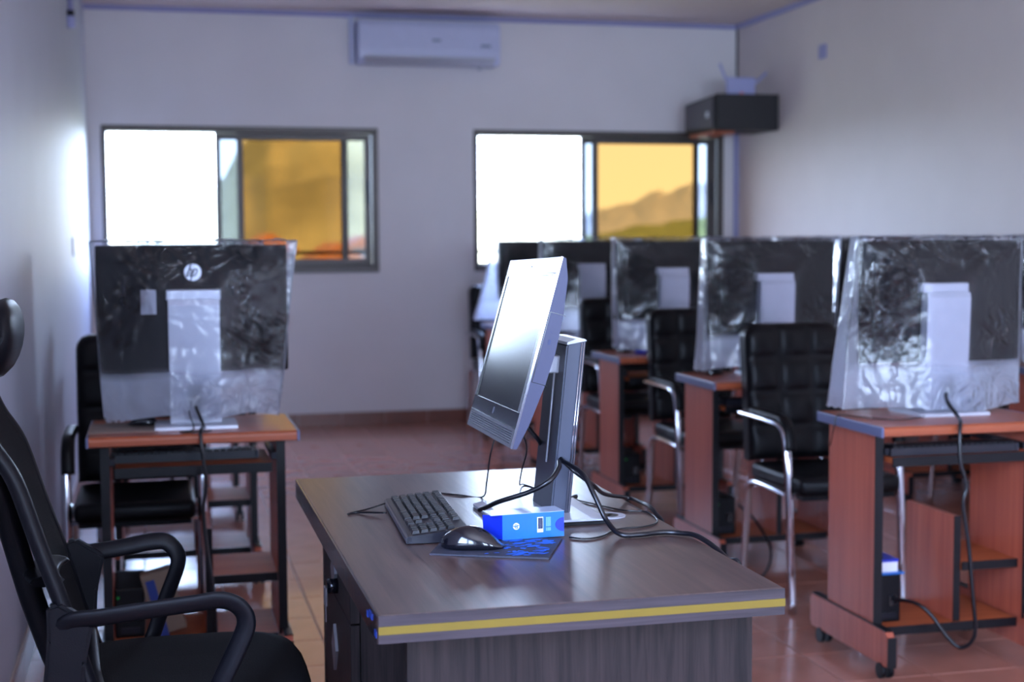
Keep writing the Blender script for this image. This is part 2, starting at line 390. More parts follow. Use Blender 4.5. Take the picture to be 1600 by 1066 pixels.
# ------------------------------------------------------------------ windows in the back wall
def window(name, x0, xs, x1):
    """xs: inner edges measured across: opening end, sash A stiles, sash B stiles"""
    a0, a1, b0, b1, c0, c1, d0, d1 = xs
    yi = YB+.012
    bm = bmesh.new()
    bx(bm, x0, x1, YB-.012, YB+.13, WZ1-.04, WZ1, .003, 1); bx(bm, x0, x1, YB-.012, YB+.13, WZ0, WZ0+.045, .003, 1)
    bx(bm, x0, x0+.033, YB-.012, YB+.13, WZ0+.045, WZ1-.04, .003, 1); bx(bm, x1-.042, x1, YB-.012, YB+.13, WZ0+.045, WZ1-.04, .003, 1)
    root = obj(name, bm, M['bronze']); root['kind'] = 'structure'
    zt, zb = WZ1-.04, WZ0+.045
    obj('track', B(x0+.033, x1-.042, yi+.055, yi+.06, zb, zb+.014), M['bronze'], root)
    def sash(l0, l1, r0, r1, y, latch, p0, p1):
        bm = bmesh.new()
        bx(bm, l0, l1, y, y+.03, zb+.002, zt-.002, .002, 1); bx(bm, r0, r1, y, y+.03, zb+.002, zt-.002, .002, 1)
        bx(bm, l1, r0, y, y+.03, zt-.044, zt-.002, .002, 1); bx(bm, l1, r0, y, y+.03, zb+.002, zb+.05, .002, 1)
        s = obj('sash', bm, M['bronze'], root)
        obj('pane', B(p0-.003, p1+.003, y+.013, y+.017, zb+.046, zt-.04), M['clear'], s)
        lx = (l0+l1)/2 if latch == 'l' else (r0+r1)/2
        obj('latch', B(lx-.012, lx+.012, y-.012, y+.002, 1.54, 1.71, .004, 1), M['latch'], s)
    sash(a0, a1, c0, c1, yi+.062, 'l', a1, b0+.01)
    sash(b0, b1, d0, d1, yi+.022, 'r', c1-.01, d0)
    obj('amber_pane', B(b1-.01, c0+.01, yi+.054, yi+.058, zb+.046, zt-.04), M['amber'], root, label='amber tinted glass')
    return root
window('window_1', -.322, (.419, .457, .563, .606, 1.276, 1.325, 1.436, 1.48), 1.525)
window('window_2', 2.207, (3.018, 3.056, 3.095, 3.138, 3.89, 3.93, 3.98, 4.045), 4.091)
for k, (a, b) in enumerate(FWIN):
    bm = bmesh.new(); y0, y1 = YF-.16, YF-.02
    bx(bm, a, b, y0, y1, FZ0, FZ0+.05); bx(bm, a, b, y0, y1, FZ1-.05, FZ1)
    for x in (a, (a+b)/2-.025, b-.05): bx(bm, x, x+.05, y0, y1, FZ0+.05, FZ1-.05)
    struct('window_%d' % (k+3), bm, M['bronze'])

bm = bmesh.new(); x0, x1 = XL-.16, XL-.02
bx(bm, x0, x1, LWIN[0], LWIN[1], FZ0, FZ0+.05); bx(bm, x0, x1, LWIN[0], LWIN[1], FZ1-.05, FZ1)
for y in (LWIN[0], sum(LWIN)/2-.025, LWIN[1]-.05): bx(bm, x0, x1, y, y+.05, FZ0+.05, FZ1-.05)
struct('window_5', bm, M['bronze'])
# ------------------------------------------------------------------ outside
def hill(name, ctrl, yr, ynear, zbase, m, bumpy, nu=220, nv=30):
    def e(th):
        for (a, ea), (b, eb) in zip(ctrl, ctrl[1:]):
            if a <= th <= b:
                t = (th-a)/(b-a); t = t*t*(3-2*t); return ea+(eb-ea)*t
        return ctrl[0][1] if th < ctrl[0][0] else ctrl[-1][1]
    bm = bmesh.new(); G_ = []
    t0, t1 = ctrl[0][0], ctrl[-1][0]
    for i in range(nu):
        th = t0+(t1-t0)*i/(nu-1); top = 1.3+e(th)*yr; row = []
        for j in range(nv):
            s = j/(nv-1); y = ynear+(yr-ynear)*s
            z = zbase+(top-zbase)*math.sin(s*math.pi/2)
            z += bumpy*s*noise.noise(Vector((th*yr*.12, y*.12, 0)))+bumpy*.5*s*noise.noise(Vector((th*yr*.4, y*.4, 7)))
            row.append(bm.verts.new((th*y, y, z)))
        row.append(bm.verts.new((th*yr, yr+yr*.1, zbase)))
        G_.append(row)
    for i in range(nu-1):
        for j in range(nv):
            f = bm.faces.new((G_[i][j], G_[i+1][j], G_[i+1][j+1], G_[i][j+1])); f.smooth = True
    o = obj(name, bm, m); o['kind'] = 'structure'; return o
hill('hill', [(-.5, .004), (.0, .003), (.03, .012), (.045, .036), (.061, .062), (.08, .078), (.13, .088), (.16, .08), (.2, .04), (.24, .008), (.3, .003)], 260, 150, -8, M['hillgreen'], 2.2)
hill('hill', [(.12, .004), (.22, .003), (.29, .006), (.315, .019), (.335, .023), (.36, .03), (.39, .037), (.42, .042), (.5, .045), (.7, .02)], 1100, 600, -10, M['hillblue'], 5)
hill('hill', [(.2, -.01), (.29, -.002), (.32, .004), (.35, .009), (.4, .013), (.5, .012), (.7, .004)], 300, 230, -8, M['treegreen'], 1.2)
o = obj('terrain', B(-700, 1200, 14, 1500, -9, -8), M['ground']); o['kind'] = 'structure'
def house(loc, wx, wy, h, rh, label):
    t = thing('house', label, 'house', loc, 0, 'houses beyond the windows')
    obj('wall', B(-wx/2, wx/2, -wy/2, wy/2, 0, h), M['housewall'], t)
    obj('roof', PR([(-wx/2-.4, h), (wx/2+.4, h), (wx/2-1.2, h+rh), (-wx/2+1.2, h+rh)], 1, -wy/2-.4, wy/2+.4), M['roof'], t)
    for k in range(2): obj('window', B(-wx/4+k*wx/2-.5, -wx/4+k*wx/2+.5, -wy/2-.03, -wy/2+.02, h-2, h-.8), M['darkmetal'], t)
house((6.0, 80, -8), 2.6, 6, 8.6, 1.05, 'house with orange roof seen through amber glass of the left window, nearer the left')
house((9.4, 78, -8), 2.4, 6, 8.1, 1.05, 'house with orange roof seen through amber glass of the left window, the lower one')
house((18.0, 120, -8), 5, 6, 8.6, 1.0, 'pale house seen through the right strip of clear glass in the left window')
r = thing('railing', 'thin dark rail crossing outside both windows just above the sills', 'railing', (0, 10.62, 0))
obj('bar', B(-1, 5, -.015, .015, 1.19, 1.215), M['darkmetal'], r)
for x in (-1, 1.95, 4.7): obj('post', B(x-.02, x+.02, -.018, .018, -.2, 1.19), M['darkmetal'], r)
obj('ledge', B(-1.2, 5.2, -.4, .3, -.35, -.2), M['housewall'], r)

# ------------------------------------------------------------------ things on the walls
ac = thing('air_conditioner', 'white split air conditioner high on the back wall between the windows', 'air conditioner', (1.864, YB, 2.64))
prof = [(-.002, -.145), (-.19, -.145), (-.215, -.12), (-.225, -.06), (-.22, .1), (-.205, .135), (-.18, .145), (-.002, .145)]
bm = PR(prof, 0, -.49, .49); bmesh.ops.bevel(bm, geom=bm.edges[:], offset=.008, segments=2, affect='EDGES')
obj('body', bm, M['whiteplastic'], ac)
obj('louver', PR([(-.10, -.151), (-.195, -.149), (-.224, -.118), (-.228, -.112), (-.226, -.1), (-.2, -.146)], 0, -.45, .45), M['silver'], ac)
obj('display', B(.01, .07, -.229, -.222, .0, .018), M['greysmudge'], ac)
obj('badge', B(.35, .42, -.229, -.222, -.03, -.012), M['greysmudge'], ac)
obj('drain_spout', C((.37, -.09, -.155), (0, 0, 1), .012, .03, seg=12), M['silver'], ac)
obj('pipe', B(-.53, -.50, -.06, -.004, -.14, .18), M['whiteplastic'], ac)
spk = thing('loudspeaker', 'black box loudspeaker on a bracket in the far right corner', 'speaker', (0, 0, 0))
A_ = [(3.735, 9.2), (4.19, 9.2), (4.19, 9.62), (3.725, 9.78)]
bm = bmesh.new(); V0 = [bm.verts.new((x, y, 2.03+(.0 if k < 3 else .02))) for k, (x, y) in enumerate(A_)]; V1 = [bm.verts.new((x, y, 2.275-(0 if k < 3 else .03))) for k, (x, y) in enumerate(A_)]
bm.faces.new(V0[::-1]); bm.faces.new(V1)
for k in range(4): bm.faces.new((V0[k], V0[(k+1) % 4], V1[(k+1) % 4], V1[k]))
bmesh.ops.bevel(bm, geom=bm.edges[:], offset=.006, segments=1, affect='EDGES')
obj('cabinet', bm, M['speaker'], spk)
bm = bmesh.new(); q = [bm.verts.new(p) for p in ((3.728, 9.24, 2.05), (3.72, 9.73, 2.068), (3.72, 9.73, 2.228), (3.728, 9.24, 2.255))]
bm.faces.new(q[::-1]); r_ = bmesh.ops.extrude_face_region(bm, geom=bm.faces[:]); bmesh.ops.translate(bm, vec=(-.012, 0, 0), verts=[v for v in r_['geom'] if isinstance(v, bmesh.types.BMVert)])
bmesh.ops.recalc_face_normals(bm, faces=bm.faces[:])
obj('grille', bm, M['grille'], spk)
obj('badge', B(3.709, 3.716, 9.3, 9.34, 2.12, 2.16), M['sticker'], spk)
obj('bracket', B(3.745, 3.9, 9.28, 9.74, 2.008, 2.028), M['orangewood'], spk)
M['router'] = mat('lilac_white_plastic', (160, 162, 205), .4)
rt = thing('router', 'white wireless router standing on the black loudspeaker', 'router', (4.0, 9.42, 2.276))
obj('body', B(-.105, .105, -.02, .02, 0, .135, .008, 2), M['router'], rt)
obj('antenna', T([(-.09, .01, .09), (-.105, .01, .12), (-.15, .015, .23)], .010, sm=0), M['router'], rt)
obj('antenna', T([(.09, .01, .09), (.13, .01, .11), (.235, .015, .205)], .010, sm=0), M['router'], rt)
obj('indicator', B(-.01, .01, -.023, -.019, .012, .03), M['ledred'], rt)
o = obj('cable_trunking', B(XR-.03, XR-.001, YB-.03, YB-.014, .1, 2.07), M['trim']); tag(o, 'pale lilac cable trunking down the far right corner below the loudspeaker', 'trunking')
o = obj('wall_socket', B(XR-.012, XR-.0005, 8.5, 8.6, 2.44, 2.53, .004, 1), M['trim']); tag(o, 'small pale box high on the right wall', 'wall socket')
o = obj('wall_switch', B(XL+.0005, XL+.012, 7.85, 7.97, 1.22, 1.32, .004, 1), M['whiteplastic']); tag(o, 'small white switch on the left wall', 'switch')
cdn = thing('conduit', 'short lilac conduit with a dark clamp at top of the left wall', 'conduit', (XL+.001, 7.95, 0))
obj('pipe', C((.018, 0, 2.67), (0, 0, 1), .016, .34, seg=12), M['trim'], cdn)
obj('clamp', C((.018, 0, 2.49), (0, 0, 1), .02, .03, seg=12), M['darkmetal'], cdn)
obj('end_box', B(0, .04, -.03, .03, 2.41, 2.475, .004, 1), M['trim'], cdn)

# ------------------------------------------------------------------ student computer desks
def make_desk(label):
    t = thing('computer_desk', label, 'desk', (0, 0, 0), 0, 'cherry computer desks on castors')
    W, D = .595, .42
    prof = [(0, .724), (.012, .720), (D, .720), (D, .750), (.010, .750), (.002, .744), (0, .738)]
    obj('tabletop', PR(prof, 0, .008, W-.008), M['orangewood'], t)
    for x in (0, W-.008): obj('edge_band', B(x, x+.008, .0, D, .7195, .7505, .003, 2), M['greyedge'], t, label='slate blue edge band')
    for x in (.035, W-.06):
        p = obj('side_panel', B(x, x+.025, .103, .40, .13, .72), M['cherry'], t)
        obj('edge_strip', B(x-.0005, x+.0255, .099, .104, .13, .72), M['edge'], p)
    for x in (.028, W-.053):
        f = obj('foot', PR([(.012, .042), (.50, .042), (.51, .06), (.51, .13), (.495, .146), (.02, .146), (.006, .13), (.002, .06)], 0, x, x+.025), M['cherry'], t)
        bm = bmesh.new(); bx(bm, x+.0, x+.0255, -.003, .0035, .042, .132); bx(bm, x, x+.0255, .015, .50, .1455, .149)
        obj('edge_strip', bm, M['edge'], f)
        for y in (.045, .44):
            c = obj('castor', B(x+.006, x+.018, y-.012, y+.012, .03, .078, .002, 1), M['black'], t)
            for dx in (-.006, .018): obj('wheel', C((x+.003+dx+.006, y, .024), (1, 0, 0), .0235, .013, seg=16), M['black'], c)
    dv = obj('divider', B(.325, .345, .145, .43, .125, .448), M['cherry'], t)
    obj('edge_strip', B(.3245, .3455, .141, .146, .125, .449), M['edge'], dv)
    for nm, x0, z0 in (('shelf', .345, .286), ('bottom_shelf', .06, .102)):
        s = obj(nm, B(x0, W-.06, .134, .43, z0, z0+.022), M['cherrydark'], t)
        obj('edge_strip', B(x0, W-.06, .129, .1345, z0-.003, z0+.023), M['edge'], s)
    k = obj('keyboard_tray', B(.075, W-.075, .074, .37, .632, .648), M['cherrydark'], t)
    obj('edge_strip', B(.075, W-.075, .068, .0745, .622, .650), M['edge'], k)
    for x in (.06, W-.075): obj('runner', B(x, x+.014, .09, .38, .655, .675), M['darkmetal'], t)
    return t
RX = [2.02, 2.045, 2.06, 2.06, 2.06]; RY = [3.715, 5.05, 6.25, 7.48, 8.70]
ORD = ['nearest', 'second', 'third', 'fourth', 'fifth and farthest']
desk_pos = [(RX[k], RY[k], ['cherry computer desk nearest the camera on the right, hanging cable loop in front',
    'cherry computer desk second in the right-centre row, just behind the chair beside the walnut desk',
    'cherry computer desk third from the front in the right-centre row',
    'cherry computer desk fourth from the front in the right-centre row',
    'cherry computer desk fifth and last in the right-centre row, near the back wall'][k]) for k in range(5)]
LX, LY = -.197, 4.14
desk_pos += [(LX, LY, 'cherry computer desk at front of left row, keyboard on its tray'),
             (LX, LY+1.25, 'cherry computer desk second in the left row, seen beneath the front one'),
             (LX, LY+2.5, 'cherry computer desk third in the left row, mostly hidden')]
C2Y = [None, 5.03, 6.25, 7.48, 8.70]
for k in range(1, 5):
    desk_pos.append((3.517, C2Y[k], 'cherry computer desk against the right wall, %s row from the front' % ['', 'second', 'third', 'fourth', 'fifth'][k]))
d0 = make_desk(desk_pos[0][2])
for k, (x, y, lab) in enumerate(desk_pos):
    if k == 0: d0.location = (x, y, 0)
    else: dup(d0, (x, y, 0), 0, lab)

# ------------------------------------------------------------------ covered monitors
def letters(bm, s, y, M_=None):
    """slanted h and p strokes on a plane y=const, size s = badge radius"""
    sh = .32
    def st(pts, wd):
        pts = [Vector((u+sh*v, v)) for u, v in pts]
        for a, b in zip(pts, pts[1:]):
            d = (b-a).normalized(); nrm = Vector((-d.y, d.x))*wd/2; a2, b2 = a-d*wd*.25, b+d*wd*.25
            f = [bm.verts.new((p.x*s, y, p.y*s)) for p in (a2+nrm, a2-nrm, b2-nrm, b2+nrm)]
            g = [bm.verts.new((p.x*s, y+.0012, p.y*s)) for p in (a2+nrm, a2-nrm, b2-nrm, b2+nrm)]
            bm.faces.new(f); bm.faces.new(g[::-1])
            for i in range(4): bm.faces.new((f[i], g[i], g[(i+1) % 4], f[(i+1) % 4]))
    st([(-.42, .93), (-.42, -.5)], .16); st([(-.42, .28), (-.3, .38), (-.12, .34), (-.08, .2), (-.08, -.5)], .15)
    st([(.14, .4), (.14, -.95)], .16); st([(.14, .32), (.3, .38), (.5, .34), (.56, .1), (.5, -.3), (.4, -.42), (.14, -.42)], .14)
    bmesh.ops.recalc_face_normals(bm, faces=bm.faces[:])
    return bm
def make_monitor(label, badge=False):
    t = thing('monitor', label, 'monitor', (0, 0, 0), 0, 'black desktop monitors under plastic covers')
    w, z0, z1 = .277, .158, .535
    bm = bmesh.new()
    prof = [(-w, z0), (w, z0), (w, z1), (-w, z1)]
    bx(bm, -w, w, .0, .03, z0, z1, .006, 2)
    prism(bm, [(-w+.05, z0+.04), (w-.05, z0+.04), (w-.05, z1-.05), (-w+.05, z1-.05)], 1, -.014, .004)
    obj('back_shell', bm, M['monback'], t)
    obj('bezel', B(-w, w, .03, .036, z0, z1, .003, 1), M['black'], t)
    obj('screen', B(-w+.014, w-.014, .034, .0375, z0+.03, z1-.014), M['screen'], t)
    col = obj('stand_column', PR([(-.052, .014), (-.016, .014), (-.03, .376), (-.062, .376), (-.066, .36)], 0, -.073, .073), M['silver'], t)
    obj('socket', B(-.018, .016, -.071, -.052, .06, .125), M['aio_stand'], col)
    obj('stand_head', B(-.079, .079, -.045, -.012, .374, .405, .003, 1), M['silver'], t)
    obj('stand_base', PR([(-.11, 0), (.09, 0), (.09, .008), (-.05, .014), (-.108, .009)], 0, -.118, .118), M['silver'], t)
    if not badge: return t
    obj('sticker', B(-.15, -.106, -.0155, -.0138, .333, .405), M['sticker'], t)
    lg = obj('logo_badge', C((0, -.0155, .455), (0, 1, 0), .025, .003, seg=32), M['silverlogo'], t)
    o = obj('lettering', letters(bmesh.new(), .025, -.0185), M['monback'], lg); o.location = (-.002, 0, .455)
    return t
def bag_mesh(seed, wl=(.30, .30), wr=(.31, .30), zb=.015, flare=0, hi=False, hem=.02):
    rnd = random.Random(seed); off = Vector((rnd.uniform(0, 50), rnd.uniform(0, 50), rnd.uniform(0, 50)))
    zt = .546; nx = 96 if hi else 60; nd = 18 if hi else 10; nz = 84 if hi else 48
    def xs(t, i):  # left / right half widths at height fraction t (0 top)
        a, b = (wl, wr)[i]; return a+(b-a)*t
    def point(u, t):
        """u runs round the loop 0..4 (back face, right side, front face, left side)"""
        side = int(u) % 4; s = u-int(u)
        lo = -xs(t, 0); hi_ = xs(t, 1)
        yb, yf = -.014, .046+.03*t
        if side == 0: x = lo+(hi_-lo)*s
        elif side == 1: x = hi_
        elif side == 2: x = hi_+(lo-hi_)*s
        else: x = lo
        hm = hem*noise.noise(Vector((u*2.2, seed, 0)))*1.6
        zbot = max(.004, zb+hm)
        z = zt+(zbot-zt)*t
        tent = min(1, max(0, 1-(abs(x)-.074)/.2), max(0, (.545-z)/.14)); tent = max(0, min(1, tent))
        droop = .030*max(0, (t-.6)/.4)
        if side == 0: y = yb-.066*tent-droop*.4
        elif side == 1: y = (yb-droop*.4)+(yf-yb+droop*.4)*s
        elif side == 2: y = yf+.02*t
        else: y = yf+(yb-yf)*s
        p = Vector((x, y, z))
        # crumples
        q = Vector((x*12, y*12, z*7))+off
        edge = min(1, abs(x)/.25); sd_ = side in (1, 3)
        d1 = noise.noise(q*.55); mk = max(0, min(1, .5+2.2*noise.noise(q*.45+Vector((9, 3, 1)))))*edge
        d2 = abs(noise.noise(Vector((q.x*1.5+q.z*.5, q.y, q.z*.8))+Vector((d1*2, 0, d1)))); d3 = abs(noise.noise(q*2.6+Vector((0, d1*3, 0))))
        disp = .006*d1*(.3+edge)+.010*(.3-d2)*mk+.004*(.3-d3)*mk+.008*max(0, t-.7)*d1
        if sd_: disp *= .5
        nrm = (Vector((0, -1, 0)), Vector((1, 0, 0)), Vector((0, 1, 0)), Vector((-1, 0, 0)))[side]
        if side == 0: disp = max(disp, -.003)
        p += nrm*disp
        if flare: p.x += flare*max(0, t-.35)**1.4*(1 if side != 1 else .3)
        return p
    us = [k/nx for k in range(nx)]+[1+k/nd for k in range(nd)]+[2+k/nx for k in range(nx)]+[3+k/nd for k in range(nd)]
    bm = bmesh.new(); rows = []; fl = bm.verts.layers.float.new('fold')
    for j in range(nz+1):
        t = (j/nz)
        rows.append([bm.verts.new(point(u, t)) for u in us])
    for j in range(nz+1):
        t = j/nz
        for i, u in enumerate(us):
            sd = 1 if int(u) in (1, 3) else 0; f_ = u-int(u)
            if not sd: sd = max(0, 1-min(f_, 1-f_)/.015)*.6
            sd = max(sd, .75*max(0, min(1, (abs(rows[j][i].co.x)-.277)/.006))); low = max(0, min(1, (t-.72)/.07)); rows[j][i][fl] = max(sd, 1.0*low+.3*low*noise.noise(Vector((u*9, t*9, seed))))
    n = len(us)
    for j in range(nz):
        for i in range(n):
            f = bm.faces.new((rows[j][i], rows[j+1][i], rows[j+1][(i+1) % n], rows[j][(i+1) % n])); f.smooth = True
    # top skin
    top = rows[0]; back = top[0:nx+1]; front = [top[(2*nx+nd-k) % n] for k in range(nx+1)]
    prev = back
    for j in range(1, 7):
        if j == 6: cur = front
        else:
            cur = []
            for k in range(nx+1):
                a, b = back[k].co, front[k].co; p = a.lerp(b, j/6)
                if k == 0: cur.append(top[(n-round(j/6*nd)) % n]); continue
                if k == nx: cur.append(top[nx+round(j/6*nd)]); continue
                p.z += .006*noise.noise(Vector((p.x*22, p.y*22, seed)))+.004
                v_ = bm.verts.new(p); v_[fl] = .8; cur.append(v_)
        for k in range(nx):
            q = [prev[k], cur[k], cur[k+1], prev[k+1]]; u = []
            for v in q:
                if v not in u: u.append(v)
            if len(u) >= 3:
                try: f = bm.faces.new(u[::-1]); f.smooth = True
                except ValueError: pass
        prev = cur
    bmesh.ops.recalc_face_normals(bm, faces=bm.faces[:])
    return bm
mon_pos = [(2.362, 4.0, 'black monitor under clear plastic on the nearest right desk, dark cable dangling below it'),
           (2.405, 5.34, 'black monitor under clear plastic behind the nearest right chair, second in its row'),
           (2.415, 6.53, 'black monitor under clear plastic third in the right-centre row, just right of the uncovered computer'),
           (2.385, 7.75, 'black monitor under clear plastic fourth in the row, above the top of the uncovered computer'),
           (2.425, 8.98, 'black monitor under clear plastic farthest in the row, left of and behind the uncovered computer'),
           (.11, 4.345, 'black monitor with round silver badge under clear plastic on front left desk'),
           (.11, 5.6, 'black monitor under plastic on second left desk, hidden behind the badged one'),
           (3.80, 5.33, 'black monitor under clear plastic cut off at right edge of the view'),
           (3.80, 6.53, 'black monitor under clear plastic by the right wall, third row'),
           (3.80, 7.75, 'black monitor under clear plastic by the right wall, fourth row, glimpsed between two covers'),
           (3.80, 8.98, 'black monitor under clear plastic by the right wall, fifth row')]
m0 = make_monitor(mon_pos[0][2])
for k, (x, y, lab) in enumerate(mon_pos):
    if k == 0: m0.location = (x, y, .7505)
    elif k == 5: make_monitor(lab, True).location = (x, y, .7505)
    else: dup(m0, (x, y, .7505), 0, lab)
bags = {'r1': bag_mesh(3, (.281, .335), (.283, .275), .022, 0, True), 'l1': bag_mesh(11, (.293, .262), (.308, .245), .035, 0, True, .035),
        'r2': bag_mesh(5, (.283, .30), (.30, .27), .02), 'r3': bag_mesh(8, (.285, .27), (.30, .28), .02), 'r5': bag_mesh(9, (.31, .40), (.30, .30), .03, -.05)}
bag_key = ['r1', 'r2', 'r3', 'r2', 'r5', 'l1', 'r3', 'r3', 'r2', 'r3', 'r2']
bag_lab = ['crumpled clear plastic cover over the nearest right monitor', 'crumpled clear plastic cover over the second monitor of right-centre row, above the tufted chair',
           'clear plastic cover over the third monitor, immediately right of the uncovered computer', 'clear plastic cover over the fourth monitor, directly above the uncovered computer',
           'white-lit plastic cover bulging to the left of the uncovered computer', 'clear plastic cover over the badged monitor on the front left desk',
           'clear plastic cover over the second left monitor', 'clear plastic cover cut off at the right edge of the view', 'clear plastic cover by the right wall, third row',
           'clear plastic cover by the right wall, fourth row, in the gap between two others', 'clear plastic cover by the right wall, fifth row']
bag_me = {}
for k, (x, y, lab) in enumerate(mon_pos):
    key = bag_key[k]
    if key not in bag_me:
        o = obj('plastic_cover', bags[key], M['film']); bag_me[key] = o.data
    else:
        o = bpy.data.objects.new('plastic_cover', bag_me[key]); COL.objects.link(o)
    o.location = (x, y, .7505); tag(o, bag_lab[k], 'plastic cover', 'plastic covers over the monitors')

# ------------------------------------------------------------------ visitor chairs
def pad_mesh(x0, x1, z0, z1, nx, nz, th, res=8):
    """tufted back: a slab whose front (-y) swells into nx by nz pads"""
    bm = bmesh.new(); NX, NZ = nx*res, nz*res; F, K = [], []
    for j in range(NZ+1):
        fr, bk = [], []
        for i in range(NX+1):
            u, v = i/NX, j/NZ
            a, b = (u*nx) % 1, (v*nz) % 1
            if i == NX: a = 1
            if j == NZ: b = 1
            sw = (math.sin(math.pi*a)*math.sin(math.pi*b))**.45 if 0 < a < 1 and 0 < b < 1 else 0
            er = min(u, 1-u)*(x1-x0), min(v, 1-v)*(z1-z0)
            rim = min(1, min(er)/.012)
            x, z = x0+(x1-x0)*u, z0+(z1-z0)*v
            # rounded upper corners
            cx_, cz_ = x, z
            R_ = .05
            for sx_ in (-1, 1):
                ox = (x1-R_) if sx_ > 0 else (x0+R_)
                if (x-ox)*sx_ > 0 and z > z1-R_:
                    dx, dz = x-ox, z-(z1-R_); l = max(abs(dx), dz); r = math.hypot(dx, dz)
                    if r > 0: cx_, cz_ = ox+dx*l/r, z1-R_+dz*l/r
            y = .055*((z-z0)/(z1-z0))**1.3
            fr.append(bm.verts.new((cx_, y-(.012+.018*sw)*rim, cz_))); bk.append(bm.verts.new((cx_, y+th, cz_)))
        F.append(fr); K.append(bk)
    for j in range(NZ):
        for i in range(NX):
            f = bm.faces.new((F[j][i], F[j][i+1], F[j+1][i+1], F[j+1][i])); f.smooth = True
            bm.faces.new((K[j][i], K[j+1][i], K[j+1][i+1], K[j][i+1])).smooth = True
    for i in range(NX):
        bm.faces.new((F[0][i+1], F[0][i], K[0][i], K[0][i+1])); bm.faces.new((F[NZ][i], F[NZ][i+1], K[NZ][i+1], K[NZ][i]))
    for j in range(NZ):
        bm.faces.new((F[j][0], F[j+1][0], K[j+1][0], K[j][0])); bm.faces.new((F[j+1][NX], F[j][NX], K[j][NX], K[j+1][NX]))
    return bm
def make_chair(label):
    t = thing('visitor_chair', label, 'chair', (0, 0, 0), 0, 'black leather chairs with chrome arms')
    obj('backrest', pad_mesh(-.193, .193, .47, .975, 3, 4, .05), M['leather'], t)
    bm = bmesh.new(); bx(bm, -.19, .19, -.44, .0, .405, .47, .022, 3)
    obj('seat', bm, M['leather'], t, smooth=True)
    obj('seat_board', B(-.175, .175, -.42, -.01, .39, .406), M['black'], t)
    for s in (-1, 1):
        x = s*.212
        f = obj('side_frame', T([(x, -.425, .0), (x, -.405, .2), (x, -.385, .45), (x, -.36, .60), (x, -.315, .640), (x, -.22, .647), (x, -.08, .648), (x, .015, .648), (x, .03, .648)], .013, seg=8, flat=(.016, .010)), M['chrome'], t)
        obj('rear_leg', T([(x, -.385, .405), (x, -.30, .41), (x, -.11, .41), (x, -.055, .39), (x, -.035, .33), (x, .01, 0)], .013, seg=8, flat=(.015, .010)), M['chrome'], t)
        a = obj('armrest', T([(x-s*.008, -.385, .56), (x-s*.008, -.365, .635), (x-s*.008, -.315, .664), (x-s*.008, -.22, .668), (x-s*.008, -.06, .668)], .02, seg=10, flat=(.021, .012)), M['leather'], t)
    obj('rail', T([(-.212, -.36, .40), (.212, -.36, .40)], .009, sm=0), M['chrome'], t)
    obj('rail', T([(-.212, -.10, .40), (.212, -.10, .40)], .009, sm=0), M['chrome'], t)
    obj('back_post', T([(-.12, -.05, .40), (-.12, .035, .42), (-.12, .062, .6), (-.12, .085, .8)], .009), M['chrome'], t)
    obj('back_post', T([(.12, -.05, .40), (.12, .035, .42), (.12, .062, .6), (.12, .085, .8)], .009), M['chrome'], t)
    obj('back_rail', T([(-.212, .03, .648), (-.12, .062, .648), (.12, .062, .648), (.212, .03, .648)], .008, sm=0), M['chrome'], t)
    return t
chair_pos = [(2.325, 4.92, 'black tufted chair with bright chrome arm between the nearest right desk and walnut desk'),
             (2.373, 6.12, 'black tufted chair with chrome arm, second in the right-centre row, right of the monitor stand'),
             (2.418, 7.34, 'black chair third in the right-centre row, behind the monitor stand of the uncovered computer'),
             (2.42, 8.56, 'black chair fourth in the right-centre row, hidden by the uncovered computer'),
             (2.31, 9.66, 'black chair by the back wall below the left edge of the right window'),
             (-.075, 5.10, 'black chair behind the front left desk, against the left wall'),
             (-.02, 6.38, 'black chair farther back in left row, behind another black chair'),
             (3.80, 6.12, 'black chair by the right wall behind its second desk'),
             (3.80, 7.34, 'black chair by the right wall behind its third desk'),
             (3.80, 8.56, 'black chair by the right wall behind its fourth desk')]
c0 = make_chair(chair_pos[0][2])
for k, (x, y, lab) in enumerate(chair_pos):
    if k == 0: c0.location = (x, y, 0)
    else: dup(c0, (x, y, 0), 0, lab)

# ------------------------------------------------------------------ odds and ends on and under the student desks
def mouse_mesh(L=.11, W=.058, H=.036):
    bm = bmesh.new(); R = []
    N, K = 18, 16
    for i in range(N+1):
        a = i/N; x = -L/2+L*a
        wd = W/2*math.sqrt(max(1e-4, 1-abs(2*a-1)**2.6)); hh = H*math.sqrt(max(1e-4, 1-abs(2*a-.85)**2.2 if a < .92 else 1-abs(.99)**2.2))*(.55+.45*math.sin(math.pi*min(1, a*.8+.15)))
        row = []
        for k in range(K+1):
            th = math.pi*k/K; row.append(bm.verts.new((x, -wd*math.cos(th), .002+hh*math.sin(th)**.75)))
        R.append(row)
    for i in range(N):
        for k in range(K): bm.faces.new((R[i][k], R[i][k+1], R[i+1][k+1], R[i+1][k])).smooth = True
    for i in range(N): bm.faces.new((R[i][0], R[i+1][0], R[i+1][K], R[i][K]))
    bm.faces.new(R[0][::-1]); bm.faces.new(R[-1]); bmesh.ops.recalc_face_normals(bm, faces=bm.faces[:])
    return bm
def mouse(loc, rz, label, s=1):
    t = thing('mouse', label, 'mouse', loc, rz)
    obj('body', mouse_mesh(.11*s, .058*s, .036*s), M['mouse'], t)
    obj('scroll_wheel', C((-.03*s, 0, .026*s), (0, 1, 0), .006, .006, seg=12), M['black'], t)
    return t
o = obj('mouse_mat', B(-.194, .0, 4.23, 4.44, .7505, .7525), M['card']); tag(o, 'grey-brown mat under plastic at left end of the front left desk', 'mouse mat')
mouse((-.045, 4.38, .7525), math.radians(170), 'black mouse on the front left desk beside the plastic cover', .8)
